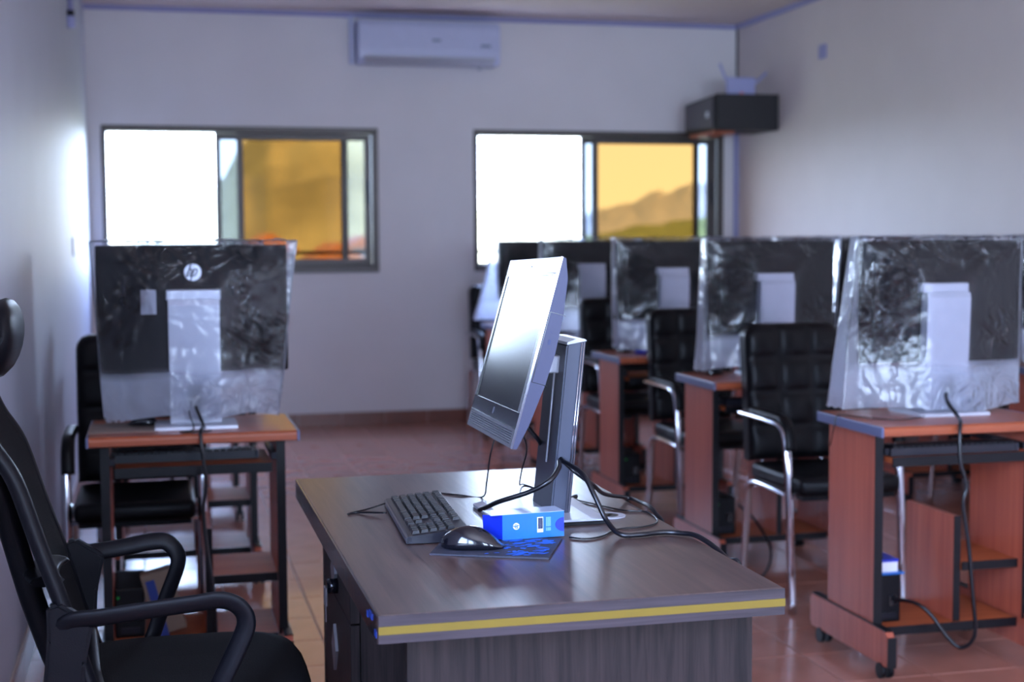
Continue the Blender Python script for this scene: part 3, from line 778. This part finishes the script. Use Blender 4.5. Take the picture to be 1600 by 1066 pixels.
mouse((2.175, 5.37, .7505), math.radians(40), 'black mouse on the second right-centre desk beside its cover', .9)
mouse((2.19, 6.55, .7505), math.radians(40), 'black mouse on the third right-centre desk beside a blue packet', .9)
pk = thing('packet', 'small blue packet on the third right-centre desk', 'packet', (2.262, 6.45, .7505), .3)
obj('pouch', B(-.045, .045, -.03, .03, 0, .016, .006, 2), M['boxnavy'], pk); obj('label', B(-.02, .02, -.02, .02, .0155, .017), M['paper'], pk)
def tray_keyboard(x, y, label, w=.43):
    t = thing('keyboard', label, 'keyboard', (x, y, .648))
    obj('body', PR([(-.065, .002), (.065, .002), (.065, .014), (-.065, .026)], 0, -w/2, w/2), M['kbbody'], t)
    bm = bmesh.new()
    for j in range(6):
        for i in range(21):
            yy = -.055+j*.0195; z = .0255-(yy+.065)*.092
            bx(bm, -w/2+.012+i*.0195, -w/2+.028+i*.0195, yy, yy+.016, z-.001, z+.007)
    obj('keys', bm, M['key'], t, kind='stuff')
    obj('end_trim', B(w/2-.004, w/2+.004, -.065, .065, .002, .026), M['kbtrim'], t)
    return t
tray_keyboard(.07, 4.37, 'black keyboard on the tray under the front left desktop')
tray_keyboard(2.31, 3.87, 'black keyboard on the tray under the nearest right desktop', .42)
tray_keyboard(2.34, 5.2, 'black keyboard on the tray under the second right-centre desktop', .42)
def ups(x, y, label, cable=True):
    t = thing('power_backup', label, 'power backup', (x, y, .1245))
    obj('case', B(0, .085, 0, .25, 0, .148, .005, 2), M['black'], t)
    obj('indicator', B(.006, .013, -.002, .001, .118, .125), M['led'], t)
    obj('socket', B(.045, .072, -.003, .001, .05, .085), M['blackgloss'], t)
    obj('vent', B(.015, .07, -.002, .001, .012, .03), M['darkmetal'], t)
    return t
U = [(2.105, 3.90, 'black power backup box with green light under the nearest right desk'), (2.13, 5.24, 'black power backup box with green light under the second right-centre desk'),
     (2.15, 6.44, 'black power backup box under the third right-centre desk'), (-.135, 4.33, 'black power backup box under the front left desk')]
for u in U: ups(*u)
cb = thing('ink_carton', 'white and blue carton lying on the power backup under nearest right desk', 'carton', (2.108, 3.905, .273))
obj('carton_body', B(0, .075, .0, .1, .004, .042, .002, 1), M['paper'], cb); obj('lid', B(-.001, .09, -.012, .1, .0, .005), M['boxblue'], cb); obj('band', B(-.001, .076, -.001, .101, .036, .044), M['boxnavy'], cb)
lc = thing('leaning_carton', 'grey carton with blue label leaning under the front left desk', 'carton', (.03, 4.32, .1245))
R_ = Matrix.Rotation(math.radians(-14), 4, 'Y')
obj('board', B(-.045, .045, 0, .06, 0.012, .2, .002, 1, M=R_), M['carton'], lc); obj('label', B(-.034, -.008, -.001, .002, .0, .18, 0, 1, M=R_), M['blueprint'], lc)
def cable(pts, r, label, nm='cable', seg=6):
    o = obj(nm, T(pts, r, seg=seg), M['cable']); return tag(o, label, 'cable', None)
cable([(.108, 4.288, .83), (.111, 4.25, .81), (.128, 4.19, .765), (.118, 4.13, .762), (.118, 4.112, .735), (.123, 4.108, .68), (.129, 4.108, .607), (.12, 4.11, .534), (.129, 4.10, .409), (.144, 4.09, .292), (.15, 4.09, .02)], .0055, 'black cable hanging from the badged monitor down the front left desk')
cable([(.098, 4.288, .83), (.09, 4.25, .80), (.10, 4.2, .757), (.06, 4.175, .7535), (.13, 4.17, .7535), (.15, 4.19, .7535)], .002, 'thin dark cord coiled on the front left desk before the stand')
cable([(2.36, 3.945, .83), (2.32, 3.87, .80), (2.315, 3.80, .762), (2.275, 3.72, .757), (2.258, 3.695, .733), (2.255, 3.685, .65), (2.273, 3.68, .575), (2.264, 3.68, .519), (2.283, 3.68, .405), (2.30, 3.68, .252), (2.315, 3.69, .13), (2.29, 3.72, .085), (2.261, 3.75, .112), (2.225, 3.79, .175), (2.194, 3.83, .20), (2.164, 3.896, .195)], .006, 'black cable looping from the nearest right monitor down to the power backup')
cable([(2.30, 3.92, .756), (2.2, 3.86, .7535), (2.12, 3.86, .7535), (2.05, 3.97, .7535), (2.017, 3.99, .752), (2.008, 3.99, .72), (2.0, 4.0, .66)], .002, 'thin dark cord drooping over left edge of the nearest right desk')
cable([(2.21, 5.2, .25), (2.24, 5.1, .2), (2.26, 5.0, .1), (2.2, 4.98, .006), (2.05, 5.0, .006), (1.98, 5.06, .006)], .005, 'black cable dropping from the power backup under the second right-centre desk')

# ------------------------------------------------------------------ teacher's walnut desk
td = thing('teacher_desk', 'dark walnut office desk with a yellow stripe along its edge, in the foreground', 'desk', (0, 0, 0))
X0d, X1d, Y0d, Y1d, ZT = .304, .941, 2.03, 3.264, .755
obj('desktop', B(X0d+.001, X1d-.001, Y0d+.002, Y1d, ZT-.042, ZT, .0012, 1), M['walnut_y'], td)
fe = obj('front_edge', B(X0d, X1d, Y0d, Y0d+.003, ZT-.042, ZT-.0008), M['walnut_x'], td, label='greyish grained edge strip')
obj('yellow_strip', B(X0d-.0003, X1d+.0003, Y0d-.0012, Y0d+.001, ZT-.0285, ZT-.0165), M['yellow'], fe, label='yellow stripe')
se = obj('left_edge', B(X0d-.0022, X0d+.0015, Y0d+.003, Y1d, ZT-.042, ZT-.001), M['desk_film'], td, label='edge under torn brown protective film')
for y0, y1, z in ((2.075, 2.105, .742), (2.035, 2.052, .726), (2.12, 2.13, .735)): obj('print_mark', B(X0d-.0034, X0d-.0018, y0, y1, z-.005, z+.005), M['blueprint'], se)
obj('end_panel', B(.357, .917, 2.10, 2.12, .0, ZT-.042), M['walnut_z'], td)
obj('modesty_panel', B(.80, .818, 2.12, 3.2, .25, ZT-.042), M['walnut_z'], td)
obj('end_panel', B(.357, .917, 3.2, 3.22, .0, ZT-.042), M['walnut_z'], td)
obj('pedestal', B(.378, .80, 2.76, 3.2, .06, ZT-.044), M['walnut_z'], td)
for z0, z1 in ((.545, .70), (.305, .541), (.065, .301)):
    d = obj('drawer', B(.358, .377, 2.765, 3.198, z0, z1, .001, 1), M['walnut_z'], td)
    zc = (z0+z1)/2-.02 if z0 < .5 else .60
    zc = {.545: .55+.05, .305: .435, .065: .2}[z0]
    D_ = bmesh.new(); yc = 3.0
    vs_ = [(yc-.035, zc), (yc, zc-.05), (yc+.035, zc), (yc, zc+.05)]
    prism(D_, vs_, 0, .352, .359); obj('diamond_handle', D_, M['knobmetal'], d, label='diamond shaped steel plate')
    if z0 > .5:
        obj('lock', C((.347, 2.965, .575), (1, 0, 0), .016, .024, seg=16), M['blackgloss'], d)
        kx = bmesh.new(); bx(kx, .33, .336, 2.95, 2.98, .535, .575, .002, 1); bx(kx, .332, .334, 2.962, 2.968, .50, .536)
        obj('key', kx, M['knobmetal'], d)
gr = obj('grommet', C((.856, 2.652, ZT+.0012), (0, 0, 1), .031, .0024, seg=32), M['silver'], td, label='silver cable grommet')
obj('opening', C((.856, 2.652, ZT+.0026), (0, 0, 1), .017, .0008, seg=24), M['blackgloss'], gr)

# ------------------------------------------------------------------ uncovered all-in-one computer
ai = thing('desktop_computer', 'uncovered silver all-in-one computer tilted on a stand on the walnut desk', 'computer', (0, 0, 0))
tl = math.atan2(.100, .352)
U_ = Vector((math.sin(tl), 0, math.cos(tl))); S_ = Vector((.044, .999, -.03)).normalized(); U_ = (U_-S_*U_.dot(S_)).normalized(); N_ = U_.cross(S_) * 1
if N_.x > 0: N_ = -N_
O_ = Vector((.643, 2.782, .9055))
MP = Matrix(((S_.x, N_.x, U_.x, O_.x), (S_.y, N_.y, U_.y, O_.y), (S_.z, N_.z, U_.z, O_.z), (0, 0, 0, 1)))  # (s, n, t)
def onp(bm): bmesh.ops.transform(bm, matrix=MP, verts=bm.verts[:]); bmesh.ops.recalc_face_normals(bm, faces=bm.faces[:]); return bm
s0, s1, TH = -.238, .236, .367
back = [(0, 0), (-.009, .001), (-.020, .05), (-.030, .13), (-.033, .19), (-.030, .26), (-.020, .33), (-.007, .366), (0, TH)]
sh = obj('casing', onp(PR(back, 0, s0, s1)), M['aio_side'], ai)
bm = bmesh.new()
for t0, t1 in ((.128, .129), (.262, .263)): bx(bm, s0-.0006, s0+.001, -.034, -.003, t0, t1)
bx(bm, s0-.0006, s0+.001, -.0045, -.0032, .128, .263)
obj('drive_slot', onp(bm), M['blackgloss'], sh)
bm = bmesh.new(); bx(bm, s0-.0008, s0+.001, -.019, -.014, .203, .213); bx(bm, s0-.0008, s0+.001, -.018, -.016, .193, .195); bx(bm, s0-.0008, s0+.001, -.016, -.014, .226, .228)
obj('drive_mark', onp(bm), M['ink'], sh)
st_, sb_, l2 = .335, .067, .036     # screen top, screen bottom, chrome line
si0, si1 = s0+.024, s1-.012
bm = bmesh.new()
bx(bm, s0, s1, 0, .003, st_, TH, .001, 1); bx(bm, s0, si0, 0, .003, sb_, st_, .001, 1); bx(bm, si1, s1, 0, .003, sb_, st_, .001, 1)
obj('bezel', onp(bm), M['aio_face'], ai, label='brushed steel bezel')
scn = obj('screen', onp(B(si0, si1, -.0005, .0012, sb_, st_)), M['screen'], ai)
bm = bmesh.new(); bx(bm, si0, si1, .0005, .0032, st_-.003, st_-.0002); bx(bm, si1-.003, si1, .0005, .0032, sb_, st_)
obj('inner_rim', onp(bm), M['blackgloss'], scn)
obj('lower_band', onp(B(s0, s1, 0, .003, l2+.0012, sb_-.0012)), M['aio_black'], ai)
bm = bmesh.new(); bx(bm, s0, s1, 0, .0036, sb_-.0012, sb_); bx(bm, s0, s1, 0, .0036, l2, l2+.0012); bx(bm, s0-.0003, s0+.001, -.001, .0036, 0, TH)
obj('chrome_line', onp(bm), M['chrome'], ai)
lg = obj('logo', onp(C((0, .0035, .052), (0, 1, 0), .007, .001, seg=20)), M['aio_grille'], ai)
sg = obj('speaker_strip', onp(B(s0, s1, 0, .003, 0, l2)), M['aio_face'], ai)
bm = bmesh.new()
for i in range(86):
    for j in range(6):
        u = s0+.02+i*.0051+(.0025 if j % 2 else 0); v = .008+j*.0043
        bx(bm, u-.0014, u+.0014, .0028, .0036, v-.0012, v+.0012)
obj('perforation', onp(bm), M['aio_black'], sg, kind='stuff')
bm = bmesh.new(); bx(bm, -.008, -.002, .0028, .0034, .348, .352); bx(bm, .003, .009, .0028, .0034, .348, .352); bx(bm, -.001, .001, .0028, .0034, .342, .344)
obj('webcam', onp(bm), M['aio_stand'], ai)
# stand
def lean(z): return .035*(z-ZT)/.345
col_b = bmesh.new()
zt_ = 1.098
P8 = [(.738, 2.66), (.776, 2.655), (.776, 2.80), (.738, 2.80)]
lo = [col_b.verts.new((x, y, ZT+.008)) for x, y in P8]; hi_ = [col_b.verts.new((x+.034, y, zt_+(.006 if x > .75 else -.004))) for x, y in P8]
col_b.faces.new(lo[::-1]); col_b.faces.new(hi_)
for k in range(4): col_b.faces.new((lo[k], lo[(k+1) % 4], hi_[(k+1) % 4], hi_[k]))
bmesh.ops.recalc_face_normals(col_b, faces=col_b.faces[:]); bmesh.ops.bevel(col_b, geom=col_b.edges[:], offset=.003, segments=2, affect='EDGES')
sc_ = obj('stand_column', col_b, M['aio_stand'], ai)
for xo in (.0285, .0335, ):
    bm = bmesh.new(); a = Vector((.738+xo, 2.6535-.0002, ZT+.01)); b = Vector((.738+xo+.034, 2.6535-.0002, zt_))
    tube(bm, [a, b], .0011, seg=6, sm=0); obj('chrome_strip', bm, M['chrome'], sc_)
obj('cap', PR([(.771, zt_-.004), (.811, zt_+.003), (.807, zt_+.0065), (.79, zt_+.007), (.772, zt_+.001)], 1, 2.655, 2.80), M['silver'], sc_)
bm = bmesh.new(); tube(bm, [(.7405+.0075-.006, 2.705, .86), (.7405+.027-.006, 2.705, 1.06)], .002, seg=6, sm=0); obj('height_rail', bm, M['silver'], sc_)
obj('hinge', B(.70, .775, 2.70, 2.76, 1.035, 1.07, .003, 2), M['silver'], ai)
obj('base', PR([(.62, ZT+.0005), (.832, ZT+.0005), (.832, ZT+.008), (.80, ZT+.011), (.64, ZT+.011), (.62, ZT+.006)], 1, 2.585, 2.825), M['silver'], ai)
obj('base_rim', B(.622, .831, 2.583, 2.586, ZT+.0005, ZT+.007), M['black'], ai)

# ------------------------------------------------------------------ keyboard on the walnut desk
ang = math.atan2(.383, .021)
kb = thing('keyboard', 'dark keyboard lying on the walnut desk beside the uncovered computer', 'keyboard', (.426, 2.497, ZT), ang); kb.scale = (.868, .868, .92)
# local x along the length (away), local y: -y is away from the sitter (towards the computer)
KL, KW = .445, .132
def kz(y): return .014+.012*(-y/KW)
obj('body', PR([(0, .002), (-KW, .002), (-KW, .026), (-KW+.004, .028), (-.004, .016), (0, .012)], 0, 0, KL), M['kbbody'], kb)
obj('palm_edge', PR([(.0005, .003), (.0005, .0135), (-.012, .0168), (-.012, .003)], 0, .0, KL), M['kbtrim'], kb)
kn = [0]
key_me = {}
def keycap(x, row, w):
    y = -.021-row*.0185-(.004 if row == 5 else 0); d = .0165
    z = kz(y)
    k_ = round(w, 4)
    if k_ not in key_me:
        bm = bmesh.new(); h = .0085; i_ = .0022
        lo = [bm.verts.new(p) for p in ((-w/2, -d/2, -.002), (w/2, -d/2, -.002), (w/2, d/2, -.002), (-w/2, d/2, -.002))]
        hi = [bm.verts.new(p) for p in ((-w/2+i_, -d/2+.0012, h), (w/2-i_, -d/2+.0012, h), (w/2-i_, d/2-i_*1.4, h-.001), (-w/2+i_, d/2-i_*1.4, h-.001))]
        bm.faces.new(lo[::-1]); bm.faces.new(hi)
        for q in range(4): bm.faces.new((lo[q], lo[(q+1) % 4], hi[(q+1) % 4], hi[q]))
        o = obj('key', bm, M['key'], kb); key_me[k_] = o.data
    else:
        o = bpy.data.objects.new('key', key_me[k_]); COL.objects.link(o); o.parent = kb
    o.location = (x, y, z)
P_ = .0186
def run(x_end, widths, row):   # keys laid from the sitter's left (far end, large x) to the right
    x = x_end
    for wd in widths:
        wu = wd*P_
        keycap(x-wu/2, row, wu-.002); x -= wu
xe = KL-.008
run(xe, [1.25, 1.25, 1.25, 6.25, 1.25, 1.25, 1.25, 1.25], 0)
run(xe, [2.25]+[1]*10+[2.75], 1)
run(xe, [1.75]+[1]*11+[2.25], 2)
run(xe, [1.5]+[1]*12+[1.5], 3)
run(xe, [1]*13+[2], 4)
run(xe, [1.07]*14, 5)
xn = xe-15*P_-.006
run(xn, [1, 1, 1], 0); run(xn-P_, [1], 1); run(xn, [1, 1, 1], 3); run(xn, [1, 1, 1], 4); run(xn, [1, 1, 1], 5)
xk = xn-3*P_-.006
run(xk, [2, 1, 1], 0)
for r_i in (1, 2, 3, 4): run(xk, [1, 1, 1, 1], r_i)
# ------------------------------------------------------------------ mat, mouse, carton, cables
mp_ = thing('mouse_pad', 'worn dark mouse pad with scraped blue print on the walnut desk', 'mouse pad', (0, 0, 0))
quad = [(.45, 2.404), (.639, 2.316), (.704, 2.462), (.510, 2.545)]
obj('pad', PR(quad, 2, ZT+.0004, ZT+.0035), M['pad'], mp_)
bm = bmesh.new(); rnd = random.Random(4)
a, b, c, d = [Vector(q) for q in quad]
for k in range(90):
    u = rnd.uniform(.42, .95); v = rnd.uniform(.06, .9)
    if rnd.random() > (u-.2)*1.3: continue
    p = a.lerp(b, u).lerp(d.lerp(c, u), v); l, h_ = rnd.uniform(.008, .03), rnd.uniform(.003, .009); an = rnd.uniform(-.7, .5)
    pts = []
    for q in range(7):
        t_ = q/7*2*math.pi; rr = rnd.uniform(.5, 1)
        x, y = math.cos(t_)*l*rr*.6, math.sin(t_)*h_*rr; pts.append((p.x+x*math.cos(an)-y*math.sin(an), p.y+x*math.sin(an)+y*math.cos(an)))
    zz = ZT+.0035+k*.000006
    bm.faces.new([bm.verts.new((x, y, zz+.0002)) for x, y in pts])
obj('scraped_print', bm, M['padblue'], mp_, label='scraped bright blue print', kind='stuff')
mouse((.533, 2.430, ZT+.0037), math.radians(-14), 'glossy black mouse on the worn pad, in front of the blue carton', 1.02)
bxr = math.atan2(.009, .114)
ib = thing('ink_box', 'light blue ink carton with a barcode, one end open, on the walnut desk', 'carton', (.596, 2.472, ZT+.0037), bxr)
L_, Dp, Hh = .118, .05, .046
bm = bmesh.new(); t_ = .0008
bx(bm, 0, L_, 0, t_, 0, Hh); bx(bm, 0, L_, Dp-t_, Dp, 0, Hh); bx(bm, 0, L_, t_, Dp-t_, 0, t_); bx(bm, L_-t_, L_, t_, Dp-t_, t_, Hh-t_)
obj('carton_body', bm, M['boxblue'], ib)
obj('top_flap', B(-.022, L_, -.0008, Dp, Hh-.0002, Hh+.0008, 0), M['boxtop'], ib, label='top flap with pale glare in its colour')
bm = bmesh.new(); vsq = [bm.verts.new(p) for p in ((0, 0, .001), (-.026, .03, .004), (-.028, .03, .043), (0, 0, Hh-.001))]; bm.faces.new(vsq)
r_ = bmesh.ops.extrude_face_region(bm, geom=bm.faces[:]); bmesh.ops.translate(bm, vec=(0, .0008, 0), verts=[v for v in r_['geom'] if isinstance(v, bmesh.types.BMVert)]); bmesh.ops.recalc_face_normals(bm, faces=bm.faces[:])
obj('end_flap', bm, M['boxnavy'], ib, label='royal blue open end flap')
em = obj('emblem', C((.026, -.0006, .024), (0, 1, 0), .0062, .0008, seg=24), M['paper'], ib)
o = obj('emblem_lettering', letters(bmesh.new(), .0062, -.0019), M['boxblue'], em); o.location = (.026, 0, .024); o.rotation_euler = (0, math.radians(90), 0)
lb = obj('barcode', B(.066, .0775, -.0010, .0002, .010, .038), M['paper'], ib)
bm = bmesh.new(); z = .0165
while z < .036:
    h_ = rnd.choice((.0005, .0008, .0012)); x = .0675+(z-.0165)*.42
    bx(bm, .0675+(z-.0165)*.47, .0675+(z-.0165)*.47+h_*.5, -.0016, -.0008, .0165, .0365); z += h_+.0008
obj('bars', bm, M['ink'], lb, kind='stuff')
bm = bmesh.new()
for i in range(6):
    bx(bm, .083+i*.0016, .083+i*.0016+.0009, -.0010, .0002, .012, .018); bx(bm, .083+i*.0016, .083+i*.0016+.0009, -.0010, .0002, .020, .037)
obj('pale_print', bm, M['paleblue'], ib, kind='stuff')
obj('side_roundel', PR([(.1175+.015*math.cos(q*math.pi/12+math.pi/2)*1.1, .022+.013*math.sin(q*math.pi/12+math.pi/2)) for q in range(13)], 1, -.0009, .0004), M['boxnavy'], ib)
cable([(.605, 2.70, .772), (.612, 2.66, .785), (.627, 2.62, .802), (.678, 2.59, .823), (.713, 2.575, .845), (.738, 2.60, .864), (.752, 2.635, .872), (.772, 2.56, .858), (.785, 2.52, .82), (.800, 2.50, .78), (.812, 2.455, .7615), (.847, 2.446, .7605), (.89, 2.455, .7605), (.921, 2.44, .7605), (.944, 2.40, .760), (.955, 2.30, .742), (.965, 2.25, .70), (.97, 2.24, .3)], .0048, 'thick black cable arching past the stand and over the right edge of the walnut desk', seg=8)
cable([(.752, 2.637, .876), (.769, 2.60, .856), (.81, 2.62, .826), (.87, 2.73, .785), (.94, 2.80, .762), (.953, 2.753, .7605), (.952, 2.66, .757), (.956, 2.6, .70), (.96, 2.58, .4)], .0042, 'second black cable from behind the stand to the right edge of the walnut desk', seg=8)
cable([(.835, 2.84, .757), (.894, 2.699, .7572), (.937, 2.666, .757), (.925, 2.569, .757), (.883, 2.53, .757), (.829, 2.521, .757), (.781, 2.468, .757), (.745, 2.455, .757), (.722, 2.475, .757)], .0017, 'thin black mouse cord winding around the grommet')
cable([(.444, 2.855, .765), (.406, 2.845, .7572), (.370, 2.815, .7572), (.362, 2.805, .757), (.381, 2.815, .757), (.433, 2.771, .762)], .0017, 'thin black cord looped off the back left of the keyboard')
cable([(.535, 2.872, .776), (.550, 2.93, .765), (.580, 2.985, .757), (.62, 2.95, .757), (.660, 2.915, .757), (.652, 2.84, .80), (.645, 2.78, .86), (.652, 2.77, .898)], .0017, 'thin black keyboard cord rising to the bottom of the computer')
cable([(.705, 2.78, .925), (.727, 2.80, .875), (.729, 2.85, .821), (.755, 2.97, .77), (.782, 3.042, .757), (.80, 2.95, .757), (.80, 2.84, .757)], .0017, 'thin black cord hanging from the computer behind the stand')
cable([(.705, 2.76, .94), (.725, 2.76, .915), (.745, 2.77, .892), (.77, 2.83, .86), (.8, 2.83, .80), (.83, 2.85, .76), (.85, 2.86, .759)], .0045, 'short thick black cable from the computer into the stand', seg=8)
o = mouse_cord = None

# ------------------------------------------------------------------ teacher's mesh chair
oc = thing('office_chair', 'black mesh office chair with headrest and loop arms, at the left foreground', 'chair', (0, 0, 0))
YN, YFR = 2.46, 2.96
def rail(y):
    dx = .0 if y > 2.7 else .035
    return [(-.315+dx, y, 1.0), (-.299+dx, y, .965), (-.265+dx, y, .907), (-.232+dx, y, .804), (-.193+dx, y, .686), (-.159+dx, y, .567), (-.145+dx, y, .53)]
for y in (YN, YFR):
    obj('back_rail', T(rail(y), .017, seg=10, flat=(.014, .019)), M['ocplastic'], oc)
bm = bmesh.new()
tube(bm, [(-.28, YN, 1.0), (-.315, YN+.03, 1.05), (-.325, 2.6, 1.065), (-.325, 2.82, 1.065), (-.33, YFR-.03, 1.05), (-.315, YFR, 1.0)], .016, seg=10); obj('back_top_rail', bm, M['ocplastic'], oc)
bm = bmesh.new()
tube(bm, [(-.11, YN, .53), (-.105, YN+.04, .51), (-.125, 2.71, .50), (-.14, YFR-.04, .51), (-.145, YFR, .53)], .016, seg=10); obj('back_bottom_rail', bm, M['ocplastic'], oc)
bm = bmesh.new(); RA, RB = smooth_path(rail(YN), 4), smooth_path(rail(YFR), 4); gv = []
for p, q in zip(RA, RB):
    gv.append([bm.verts.new(p.lerp(q, k/12)+Vector((.012-.035*math.sin(math.pi*k/12), 0, 0))) for k in range(13)])
for i in range(len(gv)-1):
    for k in range(12): bm.faces.new((gv[i][k], gv[i][k+1], gv[i+1][k+1], gv[i+1][k])).smooth = True
r_ = bmesh.ops.solidify(bm, geom=bm.faces[:], thickness=.004)
obj('back_mesh', bm, M['mesh'], oc)
obj('spine', T([(-.335, 2.71, 1.02), (-.305, 2.71, .93), (-.268, 2.71, .80), (-.22, 2.71, .62), (-.165, 2.71, .48), (-.08, 2.71, .42)], .02, seg=10, flat=(.022, .012)), M['ocplastic'], oc)
obj('lumbar_pad', T([(-.195, 2.62, .70), (-.207, 2.66, .70), (-.21, 2.71, .70), (-.207, 2.76, .70), (-.195, 2.80, .70)], .03, seg=10, flat=(.03, .010)), M['ocplastic'], oc)
hd = bmesh.new(); G_ = []
for i in range(15):
    a = i/14; yy = 2.71+(a-.5)*.29; edge = math.sqrt(max(.02, 1-abs(2*a-1)**3)); row = []
    for k in range(20):
        t_ = k/20*2*math.pi
        row.append(hd.verts.new((-.268+.010*(2*a-1)**2+.032*math.cos(t_)*edge+.006*math.sin(t_), yy, 1.128+.070*math.sin(t_)*edge)))
    G_.append(row)
for i in range(14):
    for k in range(20): hd.faces.new((G_[i][k], G_[i][(k+1) % 20], G_[i+1][(k+1) % 20], G_[i+1][k])).smooth = True
hd.faces.new(G_[0]); hd.faces.new(G_[-1][::-1]); bmesh.ops.recalc_face_normals(hd, faces=hd.faces[:])
hr = obj('headrest', hd, M['ocplastic'], oc)
obj('headrest_stem', T([(-.295, 2.71, 1.12), (-.33, 2.71, 1.09), (-.335, 2.71, 1.02)], .014), M['ocplastic'], oc)
# cushion
bm = bmesh.new(); R1 = []
def cush(h, k): 
    pts = []
    for q in range(40):
        t_ = q/40*2*math.pi; ex = .55
        c_, s_ = math.cos(t_), math.sin(t_)
        pts.append(Vector((.035+k*.235*math.copysign(abs(c_)**ex, c_), 2.71+k*.25*math.copysign(abs(s_)**ex, s_), h)))
    return [bm.verts.new(p) for p in pts]
for h, k in ((.425, .93), (.43, .98), (.455, 1.0), (.485, .985), (.50, .94), (.508, .82), (.509, .55), (.506, .25)): R1.append(cush(h, k))
for a, b in zip(R1, R1[1:]):
    for q in range(40): bm.faces.new((a[q], a[(q+1) % 40], b[(q+1) % 40], b[q])).smooth = True
bm.faces.new(R1[0][::-1]); bm.faces.new(R1[-1])
obj('seat', bm, M['seatfab'], oc)
obj('seat_shell', B(-.18, .25, 2.48, 2.94, .395, .428, .012, 2), M['ocplastic'], oc)
# arms
obj('armrest', T([(-.185, YFR+.01, .62), (-.195, 2.98, .664), (-.16, 2.985, .669), (-.089, 2.985, .676), (-.02, 2.985, .686), (.012, 2.985, .684), (.032, 2.985, .66), (.032, 2.985, .63), (.006, 2.985, .562), (-.02, 2.98, .49), (-.05, 2.95, .42), (-.05, 2.9, .40)], .016, seg=10, flat=(.018, .0088)), M['ocplastic'], oc)
obj('armrest', T([(-.17, YN-.01, .64), (-.15, 2.435, .672), (-.1, 2.43, .678), (-.034, 2.43, .684), (.05, 2.43, .691), (.098, 2.43, .694), (.128, 2.43, .679), (.138, 2.43, .65), (.12, 2.43, .605), (.094, 2.43, .553), (.06, 2.435, .48), (.03, 2.46, .415), (.03, 2.52, .40)], .016, seg=10, flat=(.018, .0088)), M['ocplastic'], oc)
for y, s in ((2.445, 1), (2.975, -1)):
    bm = PR([(-.185, .70), (-.165, .705), (-.11, .668), (-.125, .60), (-.13, .52), (-.10, .42), (-.16, .42), (-.195, .55), (-.185, .64)], 1, y-.014, y+.014)
    bmesh.ops.bevel(bm, geom=bm.edges[:], offset=.006, segments=2, affect='EDGES'); obj('arm_bracket', bm, M['ocplastic'], oc)
obj('gas_lift', C((.03, 2.71, .25), (0, 0, 1), .025, .32, seg=20), M['blackgloss'], oc)
bs = obj('base', C((.03, 2.71, .10), (0, 0, 1), .045, .06, seg=20), M['ocplastic'], oc)
for k in range(5):
    a = k*2*math.pi/5+.3; d = Vector((math.cos(a), math.sin(a), 0)); c = Vector((.03, 2.71, 0))
    obj('spoke', T([c+Vector((0, 0, .10)), c+d*.15+Vector((0, 0, .095)), c+d*.27+Vector((0, 0, .07))], .02, seg=8), M['ocplastic'], bs)
    w_ = C(c+d*.27+Vector((0, 0, .028)), d.cross(Vector((0, 0, 1))), .027, .045, seg=18); obj('castor', w_, M['black'], bs)
